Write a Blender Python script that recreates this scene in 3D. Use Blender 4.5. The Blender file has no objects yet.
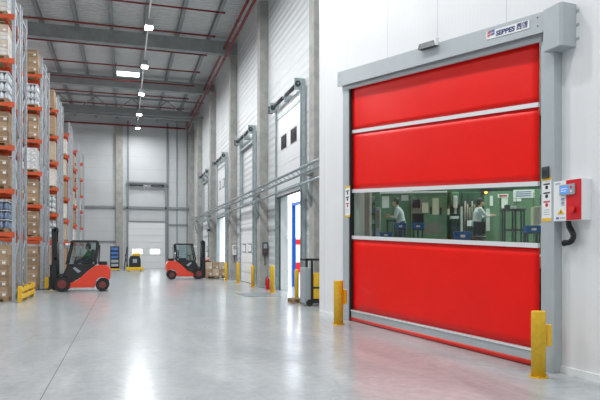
import bpy, bmesh, math, random
from mathutils import Matrix, Vector
random.seed(7)
PI = math.pi
SC = bpy.context.scene
COL = SC.collection
# ------------------------------------------------------------------ camera model
H = 1.65; FPX = 590.0; HV = 251.0
TH = math.atan(176 / 590.0); CT = math.cos(TH); ST = math.sin(TH)
FW = Vector((ST, CT, 0)); RT = Vector((CT, -ST, 0))
def gp(u, D, v=None):
    """point at depth D on the picture column u (height from row v)"""
    p = FW * D + RT * ((u - 300) / FPX * D)
    p.z = 0 if v is None else H + (HV - v) * D / FPX
    return p
# production-room wall frame: s along the wall towards the camera, n out of the wall to the aisle
WA = Vector((5.08, 15.1, 0)); WT = Vector((5.75 - 5.08, 6.04 - 15.1, 0)).normalized(); WN = Vector((WT.y, -WT.x, 0))
WROT = math.atan2(WT.y, WT.x)
MW = Matrix.Translation(WA) @ Matrix.Rotation(WROT, 4, 'Z')      # local x = s, y = -n, z
def wpx(u, v, n=0.0):
    d = FW + RT * ((u - 300) / FPX) + Vector((0, 0, (HV - v) / FPX))
    o = Vector((0, 0, H)); A = WA + WN * n
    t = (A - o).dot(WN) / d.dot(WN)
    p = o + d * t
    return (p - WA).dot(WT), p.z
# ------------------------------------------------------------------ materials
def nd(nt, t, **kw):
    n = nt.nodes.new(t)
    for k, v in kw.items():
        if k in n.inputs: n.inputs[k].default_value = v
        else: setattr(n, k, v)
    return n
def mat(name, col, rough=.5, metal=0, noise=0, nscale=6, bump=0, bscale=40, spec=.5, emit=None, estr=0, stretch=None, coat=0):
    m = bpy.data.materials.new(name); m.use_nodes = True; nt = m.node_tree
    b = nt.nodes['Principled BSDF']; L = nt.links.new
    b.inputs['Base Color'].default_value = (*col, 1); b.inputs['Roughness'].default_value = rough
    b.inputs['Metallic'].default_value = metal; b.inputs['Specular IOR Level'].default_value = spec
    b.inputs['Coat Weight'].default_value = coat
    tc = nd(nt, 'ShaderNodeTexCoord'); mp = nd(nt, 'ShaderNodeMapping'); L(tc.outputs['Object'], mp.inputs[0])
    if stretch: mp.inputs['Scale'].default_value = stretch
    if noise:
        nz = nd(nt, 'ShaderNodeTexNoise', Scale=nscale, Detail=4.0, Roughness=.6); L(mp.outputs[0], nz.inputs['Vector'])
        cr = nd(nt, 'ShaderNodeMapRange'); L(nz.outputs['Fac'], cr.inputs[0])
        cr.inputs[1].default_value = .3; cr.inputs[2].default_value = .7
        cr.inputs[3].default_value = 1 - noise; cr.inputs[4].default_value = 1 + noise * .6
        mx = nd(nt, 'ShaderNodeVectorMath', operation='SCALE'); mx.inputs[0].default_value = col
        L(cr.outputs[0], mx.inputs['Scale']); L(mx.outputs[0], b.inputs['Base Color'])
    if bump:
        n2 = nd(nt, 'ShaderNodeTexNoise', Scale=bscale, Detail=3.0); L(mp.outputs[0], n2.inputs['Vector'])
        bp = nd(nt, 'ShaderNodeBump', Strength=bump, Distance=.02); L(n2.outputs['Fac'], bp.inputs['Height']); L(bp.outputs[0], b.inputs['Normal'])
    if emit:
        b.inputs['Emission Color'].default_value = (*emit, 1); b.inputs['Emission Strength'].default_value = estr
    return m
def ribbed(name, col, axis, period, strength=.4, seam=0, seamcol=.6, rough=.45, noise=.03, dist=.01, spec=.4):
    """painted sheet with fine ribs along one object axis, panel seams every `seam` metres"""
    m = mat(name, col, rough, spec=spec); nt = m.node_tree; b = nt.nodes['Principled BSDF']; L = nt.links.new
    tc = nd(nt, 'ShaderNodeTexCoord'); sp = nd(nt, 'ShaderNodeSeparateXYZ'); L(tc.outputs['Object'], sp.inputs[0])
    c = sp.outputs['XYZ'.index(axis)]
    dv = nd(nt, 'ShaderNodeMath', operation='MULTIPLY'); L(c, dv.inputs[0]); dv.inputs[1].default_value = 2 * PI / period
    sn = nd(nt, 'ShaderNodeMath', operation='SINE'); L(dv.outputs[0], sn.inputs[0])
    bp = nd(nt, 'ShaderNodeBump', Strength=strength, Distance=dist); L(sn.outputs[0], bp.inputs['Height']); L(bp.outputs[0], b.inputs['Normal'])
    nz = nd(nt, 'ShaderNodeTexNoise', Scale=.9, Detail=5.0); L(tc.outputs['Object'], nz.inputs['Vector'])
    mr = nd(nt, 'ShaderNodeMapRange'); L(nz.outputs['Fac'], mr.inputs[0]); mr.inputs[1].default_value = .3; mr.inputs[2].default_value = .7
    mr.inputs[3].default_value = 1 - noise; mr.inputs[4].default_value = 1 + noise
    fac = mr.outputs[0]
    if seam:
        d2 = nd(nt, 'ShaderNodeMath', operation='DIVIDE'); L(c, d2.inputs[0]); d2.inputs[1].default_value = seam
        fr = nd(nt, 'ShaderNodeMath', operation='FRACT'); L(d2.outputs[0], fr.inputs[0])
        lt = nd(nt, 'ShaderNodeMath', operation='LESS_THAN'); L(fr.outputs[0], lt.inputs[0]); lt.inputs[1].default_value = .018 / seam
        ml = nd(nt, 'ShaderNodeMath', operation='MULTIPLY_ADD'); L(lt.outputs[0], ml.inputs[0]); ml.inputs[1].default_value = seamcol - 1; ml.inputs[2].default_value = 1
        mm = nd(nt, 'ShaderNodeMath', operation='MULTIPLY'); L(fac, mm.inputs[0]); L(ml.outputs[0], mm.inputs[1]); fac = mm.outputs[0]
    vm = nd(nt, 'ShaderNodeVectorMath', operation='SCALE'); vm.inputs[0].default_value = col; L(fac, vm.inputs['Scale']); L(vm.outputs[0], b.inputs['Base Color'])
    return m
def glass(name, tint=(.9, .95, .93), refl=1.0):
    m = bpy.data.materials.new(name); m.use_nodes = True; nt = m.node_tree; nt.nodes.clear(); L = nt.links.new
    o = nd(nt, 'ShaderNodeOutputMaterial'); t = nd(nt, 'ShaderNodeBsdfTransparent', Color=(*tint, 1))
    g = nd(nt, 'ShaderNodeBsdfGlossy', Roughness=.03); f = nd(nt, 'ShaderNodeFresnel', IOR=1.45)
    k = nd(nt, 'ShaderNodeMath', operation='MULTIPLY'); L(f.outputs[0], k.inputs[0]); k.inputs[1].default_value = refl
    x = nd(nt, 'ShaderNodeMixShader'); L(k.outputs[0], x.inputs[0]); L(t.outputs[0], x.inputs[1]); L(g.outputs[0], x.inputs[2]); L(x.outputs[0], o.inputs[0])
    return m
M = {}
def floor_mat():
    m = mat('polished_concrete', (.5, .53, .55), .2); nt = m.node_tree; b = nt.nodes['Principled BSDF']; L = nt.links.new
    tc = nd(nt, 'ShaderNodeTexCoord')
    mp = nd(nt, 'ShaderNodeMapping'); mp.inputs['Scale'].default_value = (.9, .35, 1); L(tc.outputs['Object'], mp.inputs[0])
    n1 = nd(nt, 'ShaderNodeTexNoise', Scale=1.1, Detail=7.0, Roughness=.65, Distortion=.8); L(mp.outputs[0], n1.inputs['Vector'])
    n2 = nd(nt, 'ShaderNodeTexNoise', Scale=7.0, Detail=6.0, Roughness=.7); L(tc.outputs['Object'], n2.inputs['Vector'])
    r = nd(nt, 'ShaderNodeValToRGB'); L(n1.outputs['Fac'], r.inputs[0])
    r.color_ramp.elements[0].position = .32; r.color_ramp.elements[0].color = (.34, .37, .38, 1)
    r.color_ramp.elements[1].position = .68; r.color_ramp.elements[1].color = (.53, .56, .57, 1)
    m2 = nd(nt, 'ShaderNodeMapRange'); L(n2.outputs['Fac'], m2.inputs[0]); m2.inputs[1].default_value = .3; m2.inputs[2].default_value = .7; m2.inputs[3].default_value = .88; m2.inputs[4].default_value = 1.08
    sc = nd(nt, 'ShaderNodeVectorMath', operation='SCALE'); L(r.outputs[0], sc.inputs[0]); L(m2.outputs[0], sc.inputs['Scale'])
    sp = nd(nt, 'ShaderNodeSeparateXYZ'); L(tc.outputs['Object'], sp.inputs[0])
    def line(out, pos, w):
        a = nd(nt, 'ShaderNodeMath', operation='SUBTRACT'); L(out, a.inputs[0]); a.inputs[1].default_value = pos
        c = nd(nt, 'ShaderNodeMath', operation='ABSOLUTE'); L(a.outputs[0], c.inputs[0])
        d = nd(nt, 'ShaderNodeMath', operation='LESS_THAN'); L(c.outputs[0], d.inputs[0]); d.inputs[1].default_value = w
        return d.outputs[0]
    l1 = line(sp.outputs[0], -.89, .006); l2 = line(sp.outputs[1], 8.55, .006)
    l2b = nd(nt, 'ShaderNodeMath', operation='MULTIPLY'); L(l2, l2b.inputs[0]); l2b.inputs[1].default_value = .45
    mx = nd(nt, 'ShaderNodeMath', operation='MAXIMUM'); L(l1, mx.inputs[0]); L(l2b.outputs[0], mx.inputs[1])
    mi = nd(nt, 'ShaderNodeMix', data_type='RGBA'); L(mx.outputs[0], mi.inputs[0]); L(sc.outputs[0], mi.inputs[6]); mi.inputs[7].default_value = (.2, .19, .17, 1)
    L(mi.outputs[2], b.inputs['Base Color'])
    rr = nd(nt, 'ShaderNodeMapRange'); L(n1.outputs['Fac'], rr.inputs[0]); rr.inputs[1].default_value = .3; rr.inputs[2].default_value = .7; rr.inputs[3].default_value = .27; rr.inputs[4].default_value = .15
    L(rr.outputs[0], b.inputs['Roughness'])
    bp = nd(nt, 'ShaderNodeBump', Strength=.06, Distance=.01); L(n2.outputs['Fac'], bp.inputs['Height']); L(bp.outputs[0], b.inputs['Normal'])
    b.inputs['Specular IOR Level'].default_value = .6
    return m
M['floor'] = floor_mat()
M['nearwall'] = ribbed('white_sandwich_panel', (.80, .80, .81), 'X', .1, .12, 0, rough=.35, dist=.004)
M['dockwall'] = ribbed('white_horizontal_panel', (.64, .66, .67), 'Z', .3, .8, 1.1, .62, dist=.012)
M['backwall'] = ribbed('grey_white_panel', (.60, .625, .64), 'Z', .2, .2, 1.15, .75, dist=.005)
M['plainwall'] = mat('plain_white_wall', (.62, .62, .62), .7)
M['deck'] = ribbed('steel_roof_deck', (.66, .68, .68), 'Y', .28, .9, 0, rough=.5, dist=.05)
M['concrete'] = mat('raw_concrete', (.40, .395, .37), .85, noise=.22, nscale=2.2, bump=.25, bscale=30)
M['beam'] = mat('concrete_beam', (.30, .32, .32), .85, noise=.18, nscale=1.5)
M['purlin'] = mat('grey_steel', (.28, .30, .31), .55, .3, noise=.1)
M['redpipe'] = mat('red_sprinkler_paint', (.24, .022, .022), .4, noise=.1)
M['galv'] = mat('galvanised_steel', (.38, .43, .45), .38, .75, noise=.25, nscale=14)
M['rackpost'] = mat('galvanised_upright', (.42, .46, .50), .5, .35, noise=.22, nscale=9)
M['doorgalv'] = mat('galvanised_track', (.42, .49, .51), .4, .6, noise=.2, nscale=8)
M['orange'] = mat('orange_beam_paint', (.66, .095, .025), .42, noise=.1)
M['alu'] = mat('grey_powder_coat', (.44, .48, .50), .42, .15, noise=.04)
M['aluwhite'] = mat('light_aluminium', (.80, .81, .82), .35, .2)
M['redcurtain'] = mat('red_pvc_fabric', (.86, .006, .002), .38, noise=.05, nscale=1.2, bump=.12, bscale=1.5, spec=.22)
M['redrubber'] = mat('red_rubber', (.70, .025, .015), .4)
M['yellow'] = mat('yellow_safety_paint', (.86, .52, .015), .42, noise=.08, nscale=12)
M['yellowworn'] = mat('yellow_scuffed_paint', (.80, .48, .02), .45, noise=.14, nscale=16)
M['black'] = mat('black_plastic', (.018, .019, .021), .45)
M['dark'] = mat('dark_grey_steel', (.05, .055, .06), .5)
M['rubber'] = mat('tyre_rubber', (.025, .025, .025), .8, bump=.4)
M['rim'] = mat('dark_red_rim', (.22, .045, .04), .5)
M['frred'] = mat('forklift_red', (.82, .055, .02), .3, coat=.4)
M['white'] = mat('white_enamel', (.82, .83, .84), .35)
M['redpaint'] = mat('red_enamel', (.66, .01, .02), .3)
M['paper'] = mat('white_paper', (.82, .83, .82), .8)
M['ink'] = mat('dark_ink', (.03, .03, .035), .7)
M['navy'] = mat('navy_lettering', (.03, .035, .16), .5)
M['redink'] = mat('red_lettering', (.55, .03, .04), .5)
M['blueink'] = mat('blue_lettering', (.07, .12, .42), .5)
M['blue'] = mat('blue_plastic', (.02, .13, .42), .4)
M['bluesteel'] = mat('blue_steel', (.015, .13, .55), .4)
M['green'] = mat('machine_green', (.15, .27, .165), .42, noise=.12, nscale=3)
M['greendark'] = mat('machine_green_dark', (.035, .085, .05), .5, noise=.15, nscale=3)
M['beige'] = mat('beige_enamel', (.62, .60, .46), .5)
M['greybox'] = mat('grey_cabinet_paint', (.35, .39, .42), .5)
M['taupe'] = mat('brown_grey_paint', (.22, .20, .17), .6)
M['darkwin'] = mat('dark_pane', (.035, .03, .04), .12)
M['palepane'] = mat('pane_painted_bright', (.85, .87, .9), .25)  # opaque pale colour stands in for daylight behind the dock door panes
M['wood'] = mat('pallet_wood', (.38, .25, .14), .8, noise=.25, nscale=10)
CART = [mat('cardboard_%s' % n, c, .75, noise=.12, nscale=5) for n, c in (('tan', (.44, .30, .19)), ('brown', (.33, .22, .135)), ('light', (.58, .47, .35)))]
CREAM = [mat('wrapped_carton_%s' % n, c, .35, noise=.12, nscale=7) for n, c in (('cream', (.72, .64, .52)), ('pale', (.78, .74, .68)), ('buff', (.62, .50, .38)))]
SILV = [mat('film_pack_%s' % n, c, .22, noise=.35, nscale=9) for n, c in (('white', (.72, .76, .80)), ('grey', (.50, .56, .62)))]
M['bluepack'] = mat('blue_bottle_pack', (.20, .27, .40), .25, noise=.4, nscale=14)
M['tape'] = mat('brown_tape', (.62, .5, .36), .3)
M['glass'] = glass('clear_window', (.84, .92, .88), .08)
M['cabglass'] = glass('cab_glass', (.85, .9, .9), 1)
M['skin'] = mat('skin', (.55, .33, .24), .55)
M['hair'] = mat('dark_hair', (.03, .022, .018), .6)
M['greyshirt'] = mat('pale_grey_shirt', (.50, .56, .57), .85)
M['greenshirt'] = mat('green_shirt', (.09, .30, .10), .85)
M['trouser'] = mat('dark_blue_trousers', (.04, .06, .11), .85)
M['shoe'] = mat('black_shoe', (.02, .02, .02), .5)
M['lampglow'] = mat('lamp_diffuser', (1, 1, 1), .5, emit=(1, .98, .95), estr=28)
M['lampred'] = mat('orange_lamp_lens', (1, .5, .1), .4, emit=(1, .45, .08), estr=2.5)
M['skyglow'] = mat('skylight_pane', (1, 1, 1), .5, emit=(.92, .97, 1), estr=5)
M['screen'] = mat('blue_screen', (.1, .25, .6), .2, emit=(.08, .26, .75), estr=.55)
M['asphalt'] = mat('yard_asphalt', (.5, .5, .5), .9, noise=.1)
# ------------------------------------------------------------------ mesh builder
class MB:
    def __init__(s): s.bm = bmesh.new()
    def poly(s, pts, faces):
        vs = [s.bm.verts.new(p) for p in pts]
        for f in faces:
            try: s.bm.faces.new([vs[i] for i in f])
            except ValueError: pass
        return s
    def box(s, x0, x1, y0, y1, z0, z1, bev=0):
        P = [(x, y, z) for z in (z0, z1) for y in (y0, y1) for x in (x0, x1)]
        if bev:
            t = bmesh.new(); vs = [t.verts.new(p) for p in P]
            for f in ((0, 2, 3, 1), (4, 5, 7, 6), (0, 1, 5, 4), (2, 6, 7, 3), (0, 4, 6, 2), (1, 3, 7, 5)): t.faces.new([vs[i] for i in f])
            bmesh.ops.bevel(t, geom=t.edges[:], offset=bev, segments=2, profile=.6, affect='EDGES', clamp_overlap=True)
            me = bpy.data.meshes.new('t'); t.to_mesh(me); t.free(); s.bm.from_mesh(me); bpy.data.meshes.remove(me)
            return s
        return s.poly(P, ((0, 2, 3, 1), (4, 5, 7, 6), (0, 1, 5, 4), (2, 6, 7, 3), (0, 4, 6, 2), (1, 3, 7, 5)))
    def hexa(s, bot, top):
        """8 corners: bot 4 ccw, top 4 ccw"""
        return s.poly(list(bot) + list(top), ((3, 2, 1, 0), (4, 5, 6, 7), (0, 1, 5, 4), (1, 2, 6, 5), (2, 3, 7, 6), (3, 0, 4, 7)))
    def prism(s, pts, a, b, axis='y', ch=0):
        """extrude a 2-D outline between a and b along an axis"""
        def mk(p, t):
            return {'y': (p[0], t, p[1]), 'x': (t, p[0], p[1]), 'z': (p[0], p[1], t)}[axis]
        n = len(pts); t = bmesh.new()
        v0 = [t.verts.new(mk(p, a)) for p in pts]; v1 = [t.verts.new(mk(p, b)) for p in pts]
        t.faces.new(v0); t.faces.new(v1[::-1])
        for i in range(n): t.faces.new((v0[(i + 1) % n], v0[i], v1[i], v1[(i + 1) % n]))
        bmesh.ops.recalc_face_normals(t, faces=t.faces[:])
        if ch: bmesh.ops.bevel(t, geom=t.edges[:], offset=ch, segments=2, profile=.6, affect='EDGES', clamp_overlap=True)
        me = bpy.data.meshes.new('t'); t.to_mesh(me); t.free(); s.bm.from_mesh(me); bpy.data.meshes.remove(me)
        return s
    def tube(s, p, q, r, r2=None, n=12, caps=True):
        p = Vector(p); q = Vector(q); d = (q - p)
        if d.length < 1e-6: return s
        d.normalize(); a = d.orthogonal().normalized(); b = d.cross(a); r2 = r if r2 is None else r2
        v0 = [s.bm.verts.new(p + (a * math.cos(i * 2 * PI / n) + b * math.sin(i * 2 * PI / n)) * r) for i in range(n)]
        v1 = [s.bm.verts.new(q + (a * math.cos(i * 2 * PI / n) + b * math.sin(i * 2 * PI / n)) * r2) for i in range(n)]
        for i in range(n): s.bm.faces.new((v0[i], v0[(i + 1) % n], v1[(i + 1) % n], v1[i])).smooth = n > 6
        if caps: s.bm.faces.new(v0[::-1]); s.bm.faces.new(v1)
        return s
    def bar(s, p, q, w, h):
        """rectangular bar between two points"""
        p = Vector(p); q = Vector(q); d = (q - p).normalized()
        up = Vector((0, 0, 1)) if abs(d.z) < .95 else Vector((0, 1, 0))
        a = d.cross(up).normalized() * w / 2; b = a.cross(d).normalized() * h / 2
        return s.hexa([p - a - b, p + a - b, p + a + b, p - a + b], [q - a - b, q + a - b, q + a + b, q - a + b])
    def path(s, pts, r, n=10):
        for i in range(len(pts) - 1): s.tube(pts[i], pts[i + 1], r, n=n)
        for p in pts[1:-1]: s.ball(p, r, n, n // 2)
        return s
    def ball(s, c, r, u=12, v=8, sc=(1, 1, 1)):
        t = bmesh.ops.create_uvsphere(s.bm, u_segments=u, v_segments=v, radius=1)
        for w in t['verts']: w.co = Vector((c[0] + w.co.x * r * sc[0], c[1] + w.co.y * r * sc[1], c[2] + w.co.z * r * sc[2]))
        for w in t['verts']:
            for f in w.link_faces: f.smooth = True
        return s
    def lathe(s, c, prof, n=20):
        rings = []
        for r, z in prof:
            rings.append([s.bm.verts.new((c[0] + r * math.cos(i * 2 * PI / n), c[1] + r * math.sin(i * 2 * PI / n), c[2] + z)) for i in range(n)])
        for A, B in zip(rings, rings[1:]):
            for i in range(n): s.bm.faces.new((A[i], A[(i + 1) % n], B[(i + 1) % n], B[i])).smooth = True
        s.bm.faces.new(rings[0][::-1]); s.bm.faces.new(rings[-1]); return s
    def move(s, v): bmesh.ops.translate(s.bm, verts=s.bm.verts[:], vec=v); return s
    def xf(s, m): bmesh.ops.transform(s.bm, matrix=m, verts=s.bm.verts[:]); return s
    def mesh(s, name, m):
        bmesh.ops.recalc_face_normals(s.bm, faces=s.bm.faces[:])
        me = bpy.data.meshes.new(name); s.bm.to_mesh(me); s.bm.free(); me.materials.append(m); return me
    def build(s, name, m, parent=None, label=None):
        o = bpy.data.objects.new(name, s.mesh(name, m)); COL.objects.link(o)
        if parent is not None: o.parent = parent
        if label: o['label'] = label
        return o
def tag(o, label, cat, group=None, kind=None):
    o['label'] = label; o['category'] = cat
    if group: o['group'] = group
    if kind: o['kind'] = kind
    return o
def thing(name, label, cat, loc=(0, 0, 0), rz=0, group=None):
    o = bpy.data.objects.new(name, None); COL.objects.link(o); o.location = loc; o.rotation_euler = (0, 0, rz); o.empty_display_size = .2
    return tag(o, label, cat, group)
def struct(o): o['kind'] = 'structure'; return o
def copy_tree(o, parent=None):
    c = o.copy(); COL.objects.link(c)
    if parent is not None: c.parent = parent
    for ch in list(o.children): copy_tree(ch, c)
    return c
def dup(o, loc, rz=None, label=None, group=None):
    c = copy_tree(o); c.location = loc
    if rz is not None: c.rotation_euler = (0, 0, rz)
    if label: c['label'] = label
    if group: c['group'] = group
    return c
def text(name, body, size, m, parent, mx, ext=.0015, shear=0, bold=0, ax='LEFT', wid=0):
    cu = bpy.data.curves.new(name, 'FONT'); cu.body = body; cu.size = size; cu.extrude = ext; cu.shear = shear; cu.offset = bold
    cu.align_x = ax; cu.align_y = 'CENTER'; cu.materials.append(m)
    o = bpy.data.objects.new(name, cu); COL.objects.link(o); bpy.context.view_layer.update()
    me = bpy.data.meshes.new_from_object(o.evaluated_get(bpy.context.evaluated_depsgraph_get())); bpy.data.objects.remove(o)
    me.materials.clear(); me.materials.append(m)
    x0 = min(v.co.x for v in me.vertices); x1 = max(v.co.x for v in me.vertices)
    if wid:
        for v in me.vertices: v.co.x = (v.co.x - x0) * wid / (x1 - x0)
    o = bpy.data.objects.new(name, me); COL.objects.link(o); o.parent = parent; o.matrix_local = mx; return o
# ------------------------------------------------------------------ world, camera, render
w = bpy.data.worlds.new('World'); SC.world = w; w.use_nodes = True
nt = w.node_tree; bg = nt.nodes['Background']; bg.inputs[0].default_value = (.90, .95, 1, 1); bg.inputs[1].default_value = 3.2
cam = bpy.data.cameras.new('camera'); cam.sensor_width = 36; cam.lens = 36 * FPX / 600; cam.shift_y = (HV - 200) / 600; cam.clip_end = 400
co = bpy.data.objects.new('camera', cam); COL.objects.link(co); co.location = (0, 0, H); co.rotation_euler = (PI / 2, 0, -TH); SC.camera = co
SC.view_settings.view_transform = 'Standard'; SC.view_settings.look = 'None'; SC.view_settings.gamma = 1; SC.view_settings.exposure = 0.1
SC.cycles.max_bounces = 8; SC.cycles.diffuse_bounces = 4; SC.cycles.use_denoising = True; SC.cycles.sample_clamp_indirect = 6
try: SC.cycles.caustics_reflective = False; SC.cycles.caustics_refractive = False
except Exception: pass
def area(name, loc, size, power, col=(.96, .985, 1), rot=(0, 0, 0), shape='DISK', size_y=None, spread=None):
    l = bpy.data.lights.new(name, 'AREA'); l.shape = shape; l.size = size; l.energy = power; l.color = col
    if size_y: l.size_y = size_y
    if spread: l.spread = spread
    o = bpy.data.objects.new(name, l); COL.objects.link(o); o.location = loc; o.rotation_euler = rot; return o
# ------------------------------------------------------------------ hall shell
XW = 6.28; YB = 56.5; ZC = 14.0; XL = -16.0; YN = -8.0
struct(MB().box(XL, 30, YN, YB + 1, -.2, 0).build('floor', M['floor']))
struct(MB().box(XL, XW + .3, YN, YB + .6, ZC, ZC + .2).build('ceiling', M['deck']))
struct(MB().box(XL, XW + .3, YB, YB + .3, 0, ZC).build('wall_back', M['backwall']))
struct(MB().box(XL - .3, XL, YN, YB, 0, ZC).build('wall_left', M['plainwall']))
struct(MB().box(XL, XW + .3, YN - .3, YN, 0, ZC).build('wall_near', M['plainwall']))
# dock wall with two open bays (top of opening 3.95 m)
OP = [(20.45, 23.9, 3.95), (28.7, 32.0, 0), (36.9, 40.4, 3.95), (44.8, 48.2, 0)]
mb = MB(); y = 15.25
for a, b, zt in OP:
    if not zt: continue
    mb.box(XW, XW + .3, y, a, 0, ZC); mb.box(XW, XW + .3, a, b, 4.0, ZC); y = b
mb.box(XW, XW + .3, y, YB, 0, ZC)
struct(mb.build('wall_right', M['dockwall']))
# yard outside
g = MB().box(XW + .3, 80, 20.2, 120, -1.25, -1.2).build('ground', M['asphalt']); struct(g)
# concrete columns along the dock wall, far corner, back wall
for i, y in enumerate((18.15, 26.1, 33.8, 42.0, 49.6, 55.6)):
    c = MB().box(5.88, XW, y, y + .52, 0, 13.0, .02).build('column', M['concrete'])
    tag(c, ['square concrete column beside the yellow tow truck', 'concrete column between the open bay and the closed dock door', 'concrete column on the far side of the closed windowed dock door',
            'concrete column just past the second open bay', 'concrete column behind the far forklift load', 'concrete column in the far corner of the hall'][i], 'column', 'dock wall columns'); c['kind'] = 'structure'
for u, w_ in ((119.5, .62), (46, .6)):
    p = gp(u, YB / CT - 2.6); x = (u - 124) / 590 * CT * 55.5
    c = MB().box(x - w_ / 2, x + w_ / 2, YB - .4, YB, 0, 13.2, .02).build('column', M['concrete']); c['kind'] = 'structure'
# ceiling beams, purlins
for y in (15.8, 24.6, 33.8, 42.8, 51.8):
    b = MB().box(XL, XW, y, y + .42, 13.0, 13.72).build('ceiling_beam', M['beam']); b['kind'] = 'structure'
for k in range(-8, 4):
    x = -.65 + 1.775 * k
    mb = MB(); mb.box(x - .09, x + .09, YN, YB, 13.73, 13.755); mb.box(x - .012, x + .012, YN, YB, 13.755, 13.975); mb.box(x - .09, x + .09, YN, YB, 13.975, 13.999)
    b = mb.build('ceiling_purlin', M['purlin']); b['kind'] = 'structure'
# roof skylight
mb = thing('skylight', 'white rectangular skylight panel in the roof near the lamp row', 'skylight', (.27, 41.0, 13.45))
MB().box(-.76, .76, -.55, .55, 0, .55).build('frame', M['white'], mb); MB().box(-.70, .70, -.48, .48, -.012, 0).build('pane', M['skyglow'], mb)
# steel lattice truss below the far roof
tr = thing('roof_truss', 'grey steel lattice truss spanning the far end of the roof', 'truss', (0, 48.2, 12.4))
MB().box(XL + .3, 6.2, -.06, .06, 0, .12).build('bottom_chord', M['purlin'], tr); MB().box(XL + .3, 6.2, -.06, .06, 1.2, 1.32).build('top_chord', M['purlin'], tr)
mb = MB(); x = XL + .4; k = 0
while x < 5.2:
    mb.bar((x, 0, .1 if k % 2 else 1.22), (x + 1.35, 0, 1.22 if k % 2 else .1), .07, .07); x += 1.35; k += 1
mb.build('lattice_web', M['purlin'], tr)
# ------------------------------------------------------------------ sprinkler pipes
def ord_(k): return ['nearest', 'second', 'third', 'fourth', 'fifth', 'sixth', 'seventh', 'eighth'][k]
for k, y in enumerate((28.6, 31.9, 35.1, 38.6, 41.9, 45.6, 49.0)):
    t = thing('sprinkler_pipe', 'dark red sprinkler pipe across the roof, %s from the camera' % ord_(k), 'pipe', (0, y, 13.25), 0, 'sprinkler branch pipes')
    MB().tube((XL + .5, 0, 0), (4.65, 0, 0), .045, n=8).build('pipe', M['redpipe'], t)
    for x in (-2.42, 2.9): MB().tube((x, 0, .03), (x, 0, .48), .008, n=5).build('hanger', M['galv'], t)
    MB().tube((4.6, 0, 0), (4.72, 0, 0), .06, n=8).build('end_cap', M['redpipe'], t)
for j, (x, z, nm) in enumerate(((5.52, 13.3, 'upper'), (5.64, 12.95, 'lower'))):
    t = thing('sprinkler_main', 'red sprinkler main along the dock wall, %s of the two' % nm, 'pipe', (x, 15.5, z), 0, 'red sprinkler mains')
    MB().tube((0, 0, 0), (0, 40.2, 0), .065, n=10).build('pipe', M['redpipe'], t)
    for y in range(4, 40, 5): MB().tube((0, y, 0), (0, y + .12, 0), .085, n=10).build('coupling', M['redpipe'], t)
    for y in range(3, 40, 4): MB().tube((0, y, .05), (0, y, ZC - z), .008, n=5).build('hanger', M['galv'], t)
t = tag(MB().tube((XL + 1, YB - .485, 13.1), (5.5, YB - .485, 13.1), .08, n=10).build('sprinkler_cross_main', M['redpipe']), 'dark red pipe running across the top of the back wall', 'pipe')
# ------------------------------------------------------------------ lamps
LX = 1.15; LZ = 12.4
tk = thing('lighting_trunking', 'slim white trunking line that carries the row of high bay lamps', 'trunking', (LX, 0, LZ + .42))
MB().box(-.035, .035, -6, 54, 0, .06).build('rail', M['white'], tk)
mb = MB()
for y in range(-4, 54, 4): mb.tube((0, y, .06), (0, y, .85), .006, n=5)
mb.build('suspension_rod', M['galv'], tk)
def make_lamp():
    t = thing('high_bay_lamp', '', 'lamp', (0, 0, 0), 0, 'high bay lamps in a row')
    MB().box(-.16, .16, -.25, .25, .08, .3, .02).build('housing', M['alu'], t)
    MB().box(-.2, .2, -.3, .3, 0, .08, .01).build('reflector', M['aluwhite'], t)
    MB().box(-.17, .17, -.27, .27, -.02, -.002).build('diffuser', M['lampglow'], t)
    MB().tube((0, 0, .3), (0, 0, .421), .02, n=6).build('hook', M['galv'], t)
    return t
lp = make_lamp(); first = True
LY = [29.3, 35.6, 41.9, 48.2, 53.6]
for k, y in enumerate(LY):
    lab = ['glowing high bay lamp nearest the camera, largest of the row', 'second glowing high bay lamp of the row', 'glowing high bay lamp in the middle of the row', 'second to last glowing high bay lamp towards the back wall', 'last and smallest glowing high bay lamp by the back wall'][k]
    if first: lp.location = (LX, y, LZ); lp['label'] = lab; first = False
    else: dup(lp, (LX, y, LZ), label=lab)
PW = 405
for y in [-5, 3, 10.5, 17, 23] + LY: area('high_bay_light', (LX, y, LZ - .05), .6, PW * (.45 if y > 53 else 1))  # nearer ones are unseen, without lamp bodies, added to light the near zone
for y in (2, 12, 22, 32, 42, 52): area('unseen_left_light', (-9.5, y, LZ), .8, PW * 1.0)  # unseen row without lamp bodies, added to light the hall
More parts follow.
